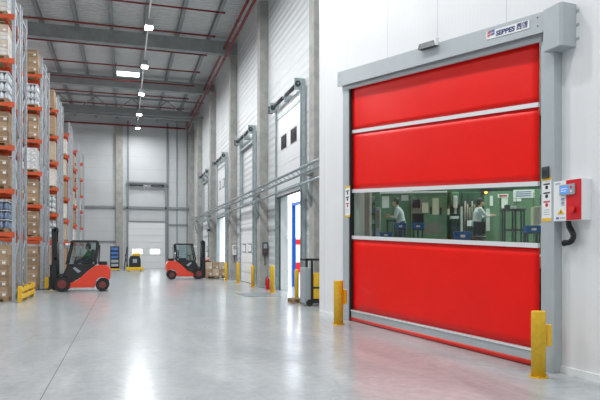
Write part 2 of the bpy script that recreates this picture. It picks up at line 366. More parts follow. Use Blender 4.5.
# ------------------------------------------------------------------ dock doors
ROT90 = Matrix.Rotation(PI / 2, 4, 'Z')
def dock_door(yc, wid, open_, label, far=0, panes='palepane'):
    """local: x along +Y (world), y = -X towards aisle is negative world X"""
    t = thing('sectional_door', label, 'dock door', (XW, yc, 0), 0, 'sectional dock doors')
    hw = wid / 2; zb = 3.9 if open_ else .02; n = 8 if not open_ else 6; ph = .6 if open_ else .498
    p = t
    for k in range(n):
        z0 = zb + k * (ph + .012)
        pn = MB().box(-.12, -.06, -hw, hw, z0, z0 + ph, .008).build('door_panel', M['white'], p)
        if k == 3:
            for yy in (-.72, .72):
                fr = MB().box(-.135, -.12, yy - .40, yy + .40, z0 + .03, z0 + ph - .03).build('window_frame', M['black'], pn)
                MB().box(-.14, -.135, yy - .34, yy + .34, z0 + .07, z0 + ph - .07).build('pane', M[panes], fr)
    MB().box(-.14, -.05, -hw, hw, zb - .06, zb).build('bottom_seal', M['black'], p)
    for sgn in (-1, 1):
        mb = MB(); y0 = sgn * (hw + .02); mb.box(-.16, -.02, min(y0, y0 + sgn * .13), max(y0, y0 + sgn * .13), 0, 7.6)
        mb.build('track', M['doorgalv'], p)
        MB().box(-.2, -.16, min(y0, y0 + sgn * .035), max(y0, y0 + sgn * .035), .2, 7.5).build('guide_rail', M['galv'], p)
        mb = MB(); yb = y0 + sgn * .03
        mb.box(-.42, -.02, yb - .015, yb + .015, 7.45, 7.87); mb.build('bearing_plate', M['doorgalv'], p)
        MB().tube((-.3, yb - .05, 7.66), (-.3, yb + .05, 7.66), .11, n=14).build('cable_drum', M['dark'], p)
        MB().tube((-.3, sgn * .25, 7.66), (-.3, sgn * (hw - .25), 7.66), .075, n=12).build('torsion_spring', M['dark'], p)
    MB().tube((-.3, -hw - .15, 7.66), (-.3, hw + .55, 7.66), .025, n=8).build('shaft', M['galv'], p)
    MB().box(-.42, -.2, hw + .32, hw + .52, 7.5, 7.8, .02).build('drive_motor', M['dark'], p)
    MB().box(-.14, -.02, -hw - .1, hw + .1, 7.1, 7.22).build('top_rail', M['doorgalv'], p)
    MB().box(-.3, -.02, -.05, .05, 7.45, 7.72).build('center_bracket', M['doorgalv'], p)
    MB().box(-.17, -.02, -hw - .1, hw + .1, 4.02, 4.14).build('lintel_rail', M['doorgalv'], p)
    return t
dock_door(22.2, 3.6, True, 'raised white sectional door with two dark panes at the nearest dock bay', panes='darkwin')
dock_door(30.3, 3.3, False, 'closed white sectional dock door with two bright panes')
dock_door(38.65, 3.4, True, 'raised sectional door above the second open dock bay')
dock_door(46.5, 3.4, False, 'closed sectional dock door at the far end of the dock wall')
# door jamb linings in the open bays, outside shelters
for a, b, zt in OP:
    if not zt: continue
    mb = MB(); mb.box(XW + .001, XW + .32, b - .015, b, 0, 4.0); mb.box(XW + .001, XW + .32, a, a + .015, 0, 4.0)
    o = mb.build('trim_1' if a < 30 else 'trim_2', M['white']); struct(o)
    mb = MB(); mb.box(XW - .02, XW + .0, b, b + .07, 0, 4.0); mb.box(XW - .02, XW, a - .07, a, 0, 4.0)
    o = mb.build('door_frame', M['black']); struct(o)
sh = thing('dock_shelter_frame', 'blue steel shelter frame just outside the nearest open dock bay', 'frame', gp(293.6, 27.5) + Vector((0, 0, -1.2)))
MB().box(-.08, .08, -.1, .1, 0, 5.1).build('post', M['bluesteel'], sh)
MB().box(-.07, .07, -3.2, -.1, 4.95, 5.08).build('crossbar', M['bluesteel'], sh); MB().box(-.07, .07, -3.36, -3.2, 0, 5.0).build('post', M['bluesteel'], sh)
# lorry trailer seen outside
p = gp(309, 46); tl = thing('truck_trailer', 'white and red truck trailer parked out in the yard', 'truck', (p.x, p.y, -1.2), -.2)
MB().box(-1.25, 1.25, 0, 9, 1.1, 3.9, .03).build('cargo_box', M['white'], tl); MB().box(-1.26, 1.26, -.03, 0, 3.35, 3.75).build('red_panel', M['redpaint'], tl)
MB().box(-1.2, 1.2, -.1, 9, .8, 1.1).build('chassis', M['dark'], tl)
MB().box(-1.25, 1.25, -.14, -.04, 1.2, 1.95).build('tail_lift', M['redpaint'], tl)
for y in (1, 2.3):
    for s in (-1.1, .8): MB().tube((s, y, .5), (s + .3, y, .5), .5, n=20).build('wheel', M['rubber'], tl)
# ------------------------------------------------------------------ galvanised rail along the dock columns
rl = thing('cable_ladder', 'long galvanised cable ladder on brackets along the concrete columns', 'cable tray', (5.6, 15.3, 4.27))
MB().tube((0, 0, -.42), (0, 35, -.42), .04, n=10).build('side_rail', M['galv'], rl); MB().tube((0, 0, .12), (0, 35, .12), .05, n=10).build('side_rail', M['galv'], rl); MB().tube((.2, 0, 0), (.2, 35, 0), .045, n=10).build('side_rail', M['galv'], rl)
for k in range(1, 60): MB().tube((0, k * .58, .12), (.2, k * .58, 0), .015, n=6).build('rung', M['galv'], rl)
for k, y in enumerate((18.15, 26.1, 33.8, 42.0, 49.6)):
    b = thing('rail_bracket', 'triangular galvanised bracket on the %s dock column' % ord_(k), 'bracket', (5.88, y + .26, 0), 0, 'cable ladder brackets')
    MB().bar((0, 0, 4.13), (-.45, 0, 4.13), .07, .07).build('arm', M['galv'], b)
    MB().bar((-.02, 0, 3.1), (-.22, 0, 4.1), .07, .07).build('diagonal_brace', M['galv'], b)
    MB().box(-.03, 0, -.1, .1, 3.2, 4.16).build('wall_plate', M['galv'], b)
# ------------------------------------------------------------------ back wall door, rails
bx = lambda u: (u - 124) / 590 * CT * (YB * CT + .4) * (1 + .0)  # x on the back wall for picture column u (near the aisle)
def bxz(u, v):
    d = FW + RT * ((u - 300) / FPX); t = (YB - .1) / d.y
    return d.x * t, H + (HV - v) * t / FPX
xa, zt = bxz(127.5, 222); xb, _ = bxz(166, 222); xc, ztop = bxz(127.5, 183)
bd = thing('sectional_door', 'closed white sectional door with two bright panes in the back wall', 'dock door', ((xa + xb) / 2, YB - .06, 0))
hw = (xb - xa) / 2; ph = zt / 7
for k in range(7):
    pn = MB().box(-hw, hw, -.06, 0, k * ph + .01, k * ph + ph - .006, .006).build('door_panel', M['white'], bd)
    if k == 2:
        for xx in (-hw * .5, hw * .42):
            fr = MB().box(xx - .5, xx + .5, -.075, -.06, k * ph + .12, k * ph + .62).build('window_frame', M['white'], pn)
            MB().box(xx - .42, xx + .42, -.08, -.075, k * ph + .16, k * ph + .58).build('pane', M['skyglow'], fr)
for s in (-1, 1): MB().box(s * hw - .08, s * hw + .08, -.14, -.0, 0, ztop).build('track', M['purlin'], bd)
MB().box(-hw, hw, -.12, -.02, zt, zt + .12).build('lintel', M['purlin'], bd)
for s in (-1, 1): MB().tube((s * .35, -.25, ztop - .2), (s * (hw - .2), -.25, ztop - .2), .08, n=12).build('torsion_spring', M['dark'], bd)
MB().tube((-hw - .2, -.25, ztop - .2), (hw + .2, -.25, ztop - .2), .035, n=8).build('shaft', M['galv'], bd)
MB().box(-hw - .1, hw + .1, -.2, -.02, ztop, ztop + .12).build('top_rail', M['purlin'], bd)
MB().box(-hw + .1, hw - .1, -.1, -.02, ztop - .55, ztop - .45).build('cross_rail', M['purlin'], bd)
_, zr = bxz(130, 207.5); _, zr2 = bxz(108, 241.5)
tag(MB().box(XL + .5, XW - .45, YB - .2, YB - .02, zr - .1, zr + .1).build('wall_rail', M['purlin']), 'long grey steel rail crossing the back wall above its door', 'rail')['kind'] = 'structure'
x1, _ = bxz(116, 241)
tag(MB().box(XL + .5, x1, YB - .12, YB - .02, zr2 - .07, zr2 + .07).build('wall_rail', M['purlin']), 'lower grey rail on the back wall behind the racks', 'rail')['kind'] = 'structure'
x1, _ = bxz(167, 225); x2, _ = bxz(188, 225); z5 = bxz(180, 225)[1]
tag(MB().box(x1, x2, YB - .12, YB - .02, z5 - .07, z5 + .07).build('wall_rail', M['purlin']), 'short grey rail beside the back wall door', 'rail')['kind'] = 'structure'
for u, vt in ((167.5, 122), (128, 122)):
    x, _ = bxz(u, 200); o = MB().box(x - .09, x + .09, YB - .1, YB - .01, 0, 13.6).build('trim_3', M['purlin']); struct(o)
for u in (177, 187):
    x, _ = bxz(u, 200); o = MB().box(x - .04, x + .04, YB - .06, YB - .01, 0, 13.6).build('trim_4', M['purlin']); struct(o)
# ------------------------------------------------------------------ racks
RX = -3.36; BAY = 2.75; LEV = [2.11, 3.50, 4.90, 6.30, 7.70, 9.12]
def upright_frame(t, y0, y1, x, top=10.0):
    for y in (y0 + .05, y1 - .05):
        mb = MB(); mb.box(x - .1, x, y - .045, y + .045, 0, top)
        z = .2
        while z < top: mb.box(x - .075, x - .025, y - .052, y - .044, z, z + .05); z += .15
        mb.box(x - .13, x + .03, y - .07, y + .07, 0, .015)
        mb.build('upright', M['rackpost'], t)
    mb = MB(); z = .35; k = 0; a, b = y0 + .09, y1 - .09
    while z + .85 < top:
        mb.bar((x - .05, a if k % 2 else b, z), (x - .05, b if k % 2 else a, z + .85), .035, .045); z += .85; k += 1
    mb.bar((x - .05, a, .35), (x - .05, b, .35), .035, .045); mb.bar((x - .05, a, top - .3), (x - .05, b, top - .3), .035, .045)
    mb.build('brace', M['rackpost'], t)
def make_rack(y0, y1, label):
    t = thing('pallet_rack', label, 'pallet rack', (RX, y0, 0), 0, 'double rows of pallet racking')
    d = y1 - y0
    upright_frame(t, 0, d, 0); upright_frame(t, 0, d, -BAY - .1)
    for z in LEV:
        for y in (.03, d - .03):
            b = MB().box(-BAY, -.1, y - .03, y + .03, z + .01, z + .13, .008).build('beam', M['orange'], t)
            MB().box(-.2, -.02, y - .055, y - .03 if y < .5 else y + .055, z - .02, z + .15).build('beam_connector', M['orange'], b)
    mb = MB()
    for z in LEV:
        for x in (-2.3, -1.6, -.9, -.35): mb.box(x - .05, x + .05, .06, d - .06, z + .1, z + .138)
    mb.build('deck_bar', M['orange'], t)
    return t
rows = []
for k in range(6):
    y = 20.85 + 6.68 * k
    if k < 5:
        rows.append((k, 0, y, y + 1.1)); rows.append((k, 1, y + 1.35, y + 2.45))
    else: rows.append((k, 0, y, y + 1.1))
proto = None
for k, r, y0, y1 in rows:
    lab = 'orange and grey pallet rack, %s side of the %s row from the camera' % ('front' if r == 0 else 'rear', ord_(k))
    if proto is None: proto = make_rack(y0, y1, lab)
    else: dup(proto, (RX, y0, 0), label=lab)
# pallets loads
def pallet_mb():
    mb = MB()
    for i in range(5): mb.box(-.58 + i * .26, -.46 + i * .26, -.42, .42, .122, .144)
    for y in (-.42, -.06, .3): mb.box(-.6, .6, y, y + .12, .1, .122)
    for x in (-.6, -.07, .46):
        for y in (-.42, -.06, .3): mb.box(x, x + .14, y, y + .12, .02, .1)
    for y in (-.42, -.06, .3): mb.box(-.6, .6, y, y + .12, 0, .02)
    return mb
PALLET = pallet_mb().mesh('pallet', M['wood'])
def put(name, me, parent, loc=(0, 0, 0)):
    o = bpy.data.objects.new(name, me); COL.objects.link(o); o.parent = parent; o.location = loc; return o
CM = {}
def carton_mesh(w_, d, h, m, key):
    if key not in CM:
        mb = MB().box(-w_ / 2, w_ / 2, -d / 2, d / 2, 0, h, .008); CM[key] = mb.mesh('carton', m)
        CM[key].materials.append(M['paper']); CM[key].materials.append(M['tape'])
        mb = bmesh.new(); mb.from_mesh(CM[key])
        n = len(mb.faces)
        def q(x0, x1, z0, z1, mi):
            vs = [mb.verts.new((x, -d / 2 - .002, z)) for x, z in ((x0, z0), (x1, z0), (x1, z1), (x0, z1))]; f = mb.faces.new(vs); f.material_index = mi
        q(-w_ * .5 + .02, w_ * .5 - .02, h * .47, h * .54, 2)
        q(w_ * .08, w_ * .34, h * .15, h * .40, 1)
        mb.to_mesh(CM[key]); mb.free()
    return CM[key]
def load_cartons(t, mats, nz, tall, key, parts, wrap=False):
    hz = tall / nz; mb = MB()
    nx, ny = 3, 2; w_, d = 1.16 / nx, .8 / ny
    for iz in range(nz):
        for ix in range(nx):
            for iy in range(ny):
                m = random.choice(mats); x = -.58 + w_ * (ix + .5) + random.uniform(-.008, .008); y = -.4 + d * (iy + .5) + random.uniform(-.008, .008)
                if parts:
                    o = put('carton', carton_mesh(w_ - .012, d - .012, hz - .006, m, (key, nz, m.name)), t, (x, y, .145 + hz * iz)); o.rotation_euler = (0, 0, random.uniform(-.02, .02))
                else: mb.box(x - w_ / 2 + .006, x + w_ / 2 - .006, y - d / 2 + .006, y + d / 2 - .006, .145 + hz * iz, .145 + hz * (iz + 1) - .006)
    if not parts: mb.build('carton_stack', mats[0], t)
BOT = {}
def bottle_layer(m, key):
    if key not in BOT:
        mb = MB()
        for ix in range(8):
            for iy in range(5):
                if 0 < ix < 7 and 0 < iy < 4: continue
                mb.lathe((-.52 + ix * .148, -.33 + iy * .165, 0), [(.066, 0), (.068, .02), (.068, .16), (.03, .21), (.022, .25)], 8)
        mb.box(-.5, .5, -.31, .31, 0, .15)
        BOT[key] = mb.mesh('bottle_layer', m)
    return BOT[key]
SLIP = MB().box(-.59, .59, -.41, .41, 0, .02).mesh('slip_sheet', M['paper'])
def load_bottles(t, m, key, n):
    for i in range(n):
        put('bottle_layer', bottle_layer(m, key), t, (0, 0, .145 + i * .3)); put('slip_sheet', SLIP, t, (0, 0, .145 + i * .3 + .255))
KINDS = {'T': ('tan cartons', lambda t, p: load_cartons(t, CART[:1] + CART[:2], 3, .98, 'T', p)),
         'B': ('brown cartons', lambda t, p: load_cartons(t, CART[1:2] + CART[:1], 3, .95, 'B', p)),
         'L': ('light buff cartons', lambda t, p: load_cartons(t, [CART[2], CREAM[2]], 4, 1.0, 'L', p)),
         'C': ('cream wrapped cartons', lambda t, p: load_cartons(t, CREAM, 4, 1.0, 'C', p)),
         'W': ('pale wrapped cartons', lambda t, p: load_cartons(t, [CREAM[1], SILV[0]], 3, .92, 'W', p)),
         'S': ('silvery wrapped packs', lambda t, p: load_bottles(t, SILV[0], 'S', 3)),
         'U': ('blue bottle packs', lambda t, p: load_bottles(t, M['bluepack'], 'U', 3))}
LN = ['on the floor under'] + ['on the %s level of' % q for q in ('first', 'second', 'third', 'fourth', 'fifth', 'top')]
PLAN = ['BUBTSCW', 'BBTWTSB', 'TSSWLTT', 'WLWTCWC', 'TWTLTTT', 'CWTWTLW']
for k, r, y0, y1 in rows:
    if r == 1 and k > 3: continue
    for lv in range(7):
        if k >= 3 and lv == 6: continue
        if k == 1 and lv == 0 and r == 0: pass
        c = PLAN[k][lv] if r == 0 else random.choice('TBWTL')
        z = 0 if lv == 0 else LEV[lv - 1] + .141
        t = thing('pallet_load', 'pallet of %s %s the %s rack row%s' % (KINDS[c][0] if lv else 'high stacked brown cartons', LN[lv], ord_(k), '' if r == 0 else ' rear'), 'pallet load', (RX - .82 + random.uniform(-.03, .03), (y0 + y1) / 2, z + .001), 0, 'loads in the pallet racks')
        put('pallet', PALLET, t)
        if lv == 0: load_cartons(t, CART[:2] if c != 'T' else CART, 5, 1.72, 'G', k < 2 and r == 0)
        else: KINDS[c][1](t, k < 2 and r == 0)
# second stacked load on the floor of the front row, and end guards
for k in (0, 1):
    y = 20.85 + 6.68 * k
    t = thing('rack_guard', 'yellow steel guard rail at the foot of the %s rack row' % ord_(k), 'guard rail', (RX + .16, y - .12, 0), 0, 'rack end guards')
    for yy in (0, 1.25, 2.6): MB().box(-.06, .06, yy - .06, yy + .06, 0, .52, .01).build('post', M['yellow'], t)
    for z in (.12, .34): MB().box(.03, .09, -.1, 2.75, z, z + .13, .015).build('rail', M['yellow'], t)
# ------------------------------------------------------------------ people
def limb(mb, pts):
    for (p, r), (q, r2) in zip(pts, pts[1:]): mb.tube(p, q, r, r2, n=12); mb.ball(q, r2, 12, 8)
    mb.ball(pts[0][0], pts[0][1], 12, 8)
def fuse(o, vox=.012, sm=6):
    r = o.modifiers.new('Remesh', 'REMESH'); r.mode = 'VOXEL'; r.voxel_size = vox; r.use_smooth_shade = True
    s = o.modifiers.new('Smooth', 'SMOOTH'); s.iterations = sm; s.factor = .5
def hand(mb, wr, d, side):
    wr = Vector(wr); d = Vector(d).normalized(); up = Vector((0, 0, 1)) if abs(d.z) < .8 else Vector((1, 0, 0)); s = d.cross(up).normalized() * side; u2 = s.cross(d)
    c = wr + d * .05; limb(mb, [(wr, .024), (c, .030), (wr + d * .09, .028)]); limb(mb, [(wr + d * .05 + s * .02, .022), (wr + d * .05 - s * .02, .022)])
    for i, L_ in enumerate((.065, .075, .070, .055)):
        b = wr + d * .085 + s * (.032 - i * .021); m1 = b + d * L_ * .5; e = m1 + (d * .8 - Vector((0, 0, .6))).normalized() * L_ * .5
        limb(mb, [(b, .0095), (m1, .009), (e, .0075)])
    b = wr + d * .03 + s * .03; limb(mb, [(b, .012), (b + (d + s).normalized() * .035, .011), (b + (d * 1.4 + s * .7).normalized() * .065, .009)])
def person(label, loc, rz, J, shirt, trousers, shirt_m='greyshirt'):
    """J: joints in local metres, facing +x"""
    t = thing('person', label, 'person', loc, rz)
    mb = MB(); hd = Vector(J['head']); nk = Vector(J['neck']); hp = Vector(J['hip'])
    ch = nk.lerp(hp, .32); ws = nk.lerp(hp, .7)
    def torso(mb, g):
        for s in (-1, 1):
            o = Vector((0, s * .09, 0)); sh = Vector((0, s * .15, -.04))
            limb(mb, [(nk + sh, .055 + g), (ch + o, .105 + g), (ws + o * .7, .095 + g), (hp + o * .8, .105 + g)])
        limb(mb, [(nk - Vector((0, 0, .06)), .07 + g), (ch, .11 + g), (hp, .12 + g)])
    torso(mb, 0)
    limb(mb, [(nk - Vector((0, 0, .03)), .055), (hd - Vector((.01, 0, .09)), .052)])
    f = Vector(J.get('look', (1, 0, 0))).normalized()
    sd = Vector((-f.y, f.x, 0)).normalized()
    mb.ball(hd, .1, 20, 14, (.98, .80, 1.18)); mb.ball(hd + f * .035 - Vector((0, 0, .045)), .07, 16, 10, (1, .85, 1.05))
    limb(mb, [(hd + f * .09 + Vector((0, 0, .015)), .010), (hd + f * .112 - Vector((0, 0, .022)), .016)])
    limb(mb, [(hd + f * .094 + sd * .018 - Vector((0, 0, .058)), .009), (hd + f * .094 - sd * .018 - Vector((0, 0, .058)), .009)])
    for s in (-1, 1): mb.ball(hd + sd * s * .083 - Vector((0, 0, .01)), .028, 10, 8, (.7, .4, 1.1))
    for s, a in ((1, 'l'), (-1, 'r')):
        S = Vector((nk.x, s * .19, nk.z - .055)); E = Vector(J['el_' + a]); W = Vector(J['wr_' + a])
        limb(mb, [(S, .05), (E, .038), (W, .026)]); hand(mb, W, W - E, s)
        Hh = Vector((hp.x, s * .09, hp.z - .02)); K = Vector(J['kn_' + a]); A = Vector(J['an_' + a])
        limb(mb, [(Hh, .085), (K, .055), (A, .038)]); limb(mb, [(A, .04), (A + Vector((.16, 0, -.045)), .035)])
    b = mb.build('body', M['skin'], t); fuse(b, .011)
    mb = MB(); torso(mb, .016)
    for s, a in ((1, 'l'), (-1, 'r')):
        S = Vector((nk.x, s * .19, nk.z - .055)); E = Vector(J['el_' + a]); W = Vector(J['wr_' + a])
        limb(mb, [(S, .066), (E, .052), (E.lerp(W, J.get('sleeve', .75)), .042)])
    o = mb.build('shirt', M[shirt_m], t); fuse(o, .016, 4)
    mb = MB()
    for s, a in ((1, 'l'), (-1, 'r')):
        Hh = Vector((hp.x, s * .09, hp.z - .02)); K = Vector(J['kn_' + a]); A = Vector(J['an_' + a])
        limb(mb, [(Hh, .112), (K, .075), (A, .062)])
    limb(mb, [(hp + Vector((0, .07, .04)), .12), (hp + Vector((0, -.07, .04)), .12)])
    o = mb.build('trousers', M['trouser'], t); fuse(o, .018, 4)
    mb = MB(); mb.ball(hd + Vector((0, 0, .03)) - f * .018, .108, 20, 14, (1, .86, 1.1)); mb.ball(hd - f * .05 - Vector((0, 0, .02)), .085, 14, 10, (.8, .95, 1.1))
    o = mb.build('hair', M['hair'], t); fuse(o, .012, 2)
    mb = MB()
    for s in (-1, 1): mb.ball(hd + f * .098 + sd * s * .032 + Vector((0, 0, .008)), .010, 8, 6)
    mb.build('eye', M['ink'], t)
    for a in 'lr':
        A = Vector(J['an_' + a]); mb = MB(); limb(mb, [(A - Vector((.03, 0, .03)), .05), (A + Vector((.17, 0, -.04)), .045)]); o = mb.build('shoe', M['shoe'], t); fuse(o, .014, 3)
    return t
# ------------------------------------------------------------------ forklifts
def wheel(t, x, y, z, r, w_):
    o = MB().tube((x, y - w_ / 2, z), (x, y + w_ / 2, z), r, n=28).build('wheel', M['rubber'], t)
    for s in (-1, 1):
        mb = MB().tube((x, y + s * (w_ / 2 - .01), z), (x, y + s * (w_ / 2 + .008), z), r * .58, r * .52, n=20); mb.tube((x, y + s * (w_ / 2), z), (x, y + s * (w_ / 2 + .03), z), r * .2, n=10); mb.build('wheel_hub', M['rim'], o)
def forklift(label, loc, rz, mh=2.62):
    t = thing('forklift', label, 'forklift', loc, rz)
    red = [(-1.02, .48), (-1.04, .80), (-1.0, .98), (-.88, 1.06), (-.62, 1.08), (-.40, 1.02), (-.10, .78), (.20, .50), (.42, .38), (.62, .34), (.62, .16), (-.42, .16), (-.46, .40), (-.56, .53), (-.72, .58), (-.88, .54), (-.97, .46)]
    MB().prism(red, -.5, .5, 'y', .025).build('counterweight_body', M['frred'], t)
    blk = [(-.44, 1.06), (-.40, 1.12), (.62, 1.12), (.70, .92), (.78, .74), (.98, .70), (1.06, .60), (1.06, .5), (.96, .62), (.80, .66), (.66, .60), (.58, .44), (.62, .355), (.42, .40), (.20, .52), (-.10, .80)]
    MB().prism(blk, -.47, .47, 'y', .015).build('side_body', M['black'], t)
    MB().prism([(.1, .82), (.34, 1.0), (.42, .95), (.22, .76)], -.478, .478, 'y').build('step_recess', M['greybox'], t)
    MB().box(-.9, -.58, -.3, .3, 1.075, 1.22, .03).build('rear_box', M['black'], t)
    for s in (-1, 1):
        MB().bar((.66, s * .42, 1.1), (.46, s * .42, 2.02), .07, .07).build('front_pillar', M['black'], t)
        MB().bar((-.44, s * .42, 1.1), (-.52, s * .42, 2.02), .09, .1).build('rear_pillar', M['black'], t)
        MB().bar((-.56, s * .42, 1.1), (-.60, s * .42, 1.9), .03, .03).build('grab_bar', M['dark'], t)
        MB().prism([(.58, 1.14), (-.38, 1.14), (-.46, 1.98), (.42, 1.98)], s * .425, s * .43, 'y').build('side_window', M['cabglass'], t)
    MB().prism([(.56, 2.0), (.44, 2.09), (-.50, 2.09), (-.60, 2.0)], -.48, .48, 'y', .015).build('roof', M['black'], t)
    MB().box(-.5, -.47, -.38, .38, 1.2, 1.95).build('rear_window', M['cabglass'], t)
    wheel(t, .82, -.44, .31, .31, .2); wheel(t, .82, .44, .31, .31, .2); wheel(t, -.72, -.4, .26, .26, .18); wheel(t, -.72, .4, .26, .26, .18)
    MB().box(.6, .62, -.36, .36, .36, .9).build('front_plate', M['black'], t)
    for s in (-1, 1):
        MB().box(1.04, 1.16, s * .3 - .04, s * .3 + .04, .06, mh, .01).build('mast_rail', M['black'], t)
        MB().box(1.16, 1.24, s * .22 - .03, s * .22 + .03, .08, mh - .06).build('inner_mast_rail', M['dark'], t)
        MB().tube((1.02, s * .2, .3), (1.02, s * .2, 2.0), .035, n=10).build('lift_cylinder', M['dark'], t)
        MB().hexa([(1.3, s * .25 - .05, .07), (2.2, s * .25 - .05, .07), (2.2, s * .25 + .05, .07), (1.3, s * .25 + .05, .07)], [(1.3, s * .25 - .05, .115), (2.2, s * .25 - .05, .08), (2.2, s * .25 + .05, .08), (1.3, s * .25 + .05, .115)]).box(1.3, 1.345, s * .25 - .05, s * .25 + .05, .07, .62).build('fork', M['dark'], t)
        MB().tube((.64, s * .4, 1.86), (.64, s * .4, 1.96), .07, n=12).build('work_lamp', M['white'], t)
    MB().box(1.0, 1.22, -.34, .34, mh - .17, mh - .09).box(1.0, 1.16, -.34, .34, 1.3, 1.38).box(1.0, 1.16, -.34, .34, .3, .42).build('mast_crossbar', M['black'], t)
    MB().box(1.24, 1.3, -.45, .45, .14, .22).box(1.24, 1.3, -.45, .45, .48, .56).box(1.25, 1.29, -.4, -.36, .22, 1.1).box(1.25, 1.29, .36, .4, .22, 1.1).box(1.25, 1.29, -.02, .02, .5, 1.1).box(1.25, 1.29, -.4, .4, 1.06, 1.1).build('fork_carriage', M['black'], t)
    MB().box(-.32, .12, -.24, .24, 1.12, 1.24, .04).box(-.40, -.28, -.22, .22, 1.2, 1.72, .04).build('driver_seat', M['dark'], t)
    MB().tube((.42, .05, 1.02), (.34, .05, 1.36), .025, n=8).build('steering_column', M['dark'], t)
    mb = MB(); c = Vector((.33, .05, 1.38)); ax = Vector((-.25, 0, 1)).normalized(); a = Vector((0, 1, 0)); b = ax.cross(a)
    pts = [c + (a * math.cos(i * PI / 8) + b * math.sin(i * PI / 8)) * .16 for i in range(17)]
    mb.path(pts, .014, 6); mb.bar(pts[0], pts[8], .03, .015); mb.build('steering_wheel', M['black'], t)
    return t
FL1 = (-1.57, 26.0, 0)
forklift('red and black forklift with a driver in a green shirt, working by the racks', FL1, PI)
forklift('red and black forklift carrying a boxed pallet beside the dock wall', (3.38, 35.35, 0), 0, 2.28)
sj = {'head': (-.14, 0, 1.83), 'neck': (-.17, 0, 1.64), 'hip': (-.16, 0, 1.32), 'look': (1, 0, -.1), 'el_l': (.02, .27, 1.38), 'wr_l': (.22, .15, 1.42), 'el_r': (.0, -.27, 1.38), 'wr_r': (.22, -.1, 1.42),
      'kn_l': (.30, .13, 1.22), 'kn_r': (.30, -.13, 1.22), 'an_l': (.42, .12, .9), 'an_r': (.42, -.12, .9), 'sleeve': .2}
person('person in a green shirt seated at the wheel of the left forklift', FL1, PI, sj, 1, 1, 'greenshirt')
# carried pallet: cartons part of one load
t = thing('pallet_load', 'low pallet of brown cartons on the forks of the far forklift', 'pallet load', (5.18, 35.1, .04))
put('pallet', PALLET, t)
for iz in range(2):
    for ix in range(3):
        for iy in range(2):
            o = put('carton', carton_mesh(.375, .39, .40, CREAM[2] if (ix + iz) % 2 else CART[0], ('F', ix, iz)), t, (-.39 + ix * .39, -.2 + .4 * iy, .145 + iz * .405)); o.rotation_euler = (0, 0, random.uniform(-.02, .02))
cn = thing('traffic_cone', 'small orange and white cone on the pallet beside the far forklift mast', 'cone', (4.76, 35.0, 1.0))
MB().box(-.13, .13, -.13, .13, 0, .03, .01).build('cone_base', M['black'], cn); MB().lathe((0, 0, .03), [(.1, 0), (.07, .14)], 14).build('lower_cone', M['orange'], cn)
MB().lathe((0, 0, .17), [(.07, 0), (.048, .11)], 14).build('white_band', M['paper'], cn); MB().lathe((0, 0, .28), [(.048, 0), (.02, .14)], 14).build('tip', M['orange'], cn)
# ------------------------------------------------------------------ bollards on the dock side
def bollard(u, vb, vt, wpx_, label):
    D = FPX * H / (vb - HV); p = gp(u, D); h = (vb - vt) / FPX * D; r = wpx_ / 2 / FPX * D
    t = thing('bollard', label, 'bollard', (p.x, p.y, 0), 0, 'yellow dock bollards')
    MB().lathe((0, 0, .015), [(r, 0), (r, h - .06), (r * .9, h - .03), (r * .6, h - .015)], 20).build('post', M['yellow'], t)
    mb = MB().box(-r * 1.45, r * 1.45, -r * 1.45, r * 1.45, 0, .015)
    for sx in (-1, 1):
        for sy in (-1, 1): mb.tube((sx * r * 1.2, sy * r * 1.2, .015), (sx * r * 1.2, sy * r * 1.2, .035), .014, n=6)
    mb.build('base_plate', M['yellow'], t); return t
bollard(226, 280.5, 262.5, 2.9, 'small yellow bollard farthest away, beside the carried pallet')
bollard(238.2, 283, 262.5, 3.2, 'yellow bollard at the foot of the third concrete column')
bollard(252.8, 286.5, 265.5, 3.6, 'yellow bollard in front of the closed windowed dock door')
bollard(272.2, 292.5, 265.5, 4.6, 'yellow bollard beside the red fire extinguisher')
bollard(296.6, 299.5, 269.5, 4.2, 'yellow bollard between the open bay and the tow truck')
# fire extinguisher
p = gp(267.6, FPX * H / 38.6); p.z = 0
fe = thing('fire_extinguisher', 'red fire extinguisher standing at the foot of the column', 'fire extinguisher', p)
MB().lathe((0, 0, 0), [(.085, 0), (.09, .02), (.09, .42), (.06, .49), (.025, .51)], 18).build('cylinder', M['redpaint'], fe)
MB().tube((0, 0, .5), (0, 0, .56), .02, n=8).bar((-.02, 0, .57), (.12, 0, .60), .03, .015).build('valve', M['black'], fe); MB().path([(0, -.02, .55), (-.1, -.06, .5), (-.12, -.07, .2)], .012, 6).build('hose', M['black'], fe)
# control boxes on columns
def wall_box(u, v0, v1, y, x, label, m='dark', w_=.22, dep=.14):
    d = (Vector((x, y, 0)) ).dot(FW); z0 = H + (HV - v1) * d / FPX; z1 = H + (HV - v0) * d / FPX
    t = thing('control_box', label, 'control box', (x, y, z0), 0, 'dock door control boxes')
    MB().box(-.0, w_, -dep, 0, 0, z1 - z0, .01).build('housing', M[m], t)
    MB().box(.03, w_ - .03, -dep - .012, -dep, (z1 - z0) * .55, (z1 - z0) * .9).build('display', M['greybox'], t)
    MB().tube((w_ / 2, -dep, (z1 - z0) * .3), (w_ / 2, -dep - .03, (z1 - z0) * .3), .03, n=10).build('button', M['redpaint'], t)
    MB().tube((w_ / 2, -dep * .5, -.45), (w_ / 2, -dep * .5, 0), .02, n=6).build('cable_conduit', M['black'], t)
wall_box(275, 242.5, 255.5, 26.1, 6.0, 'black dock control box mounted beside the nearest open bay')
wall_box(238, 245, 255, 33.8, 6.0, 'white control box mounted on the third dock column', 'white')
t = thing('wall_sensor', 'small dark sensor box on a fourth column arm', 'sensor', (5.6, 42.0, 3.0)); MB().box(-.0, .28, -.3, 0, .0, .25, .02).build('housing', M['greybox'], t); MB().box(.04, .24, -.33, -.3, .05, .2).build('lens', M['black'], t)
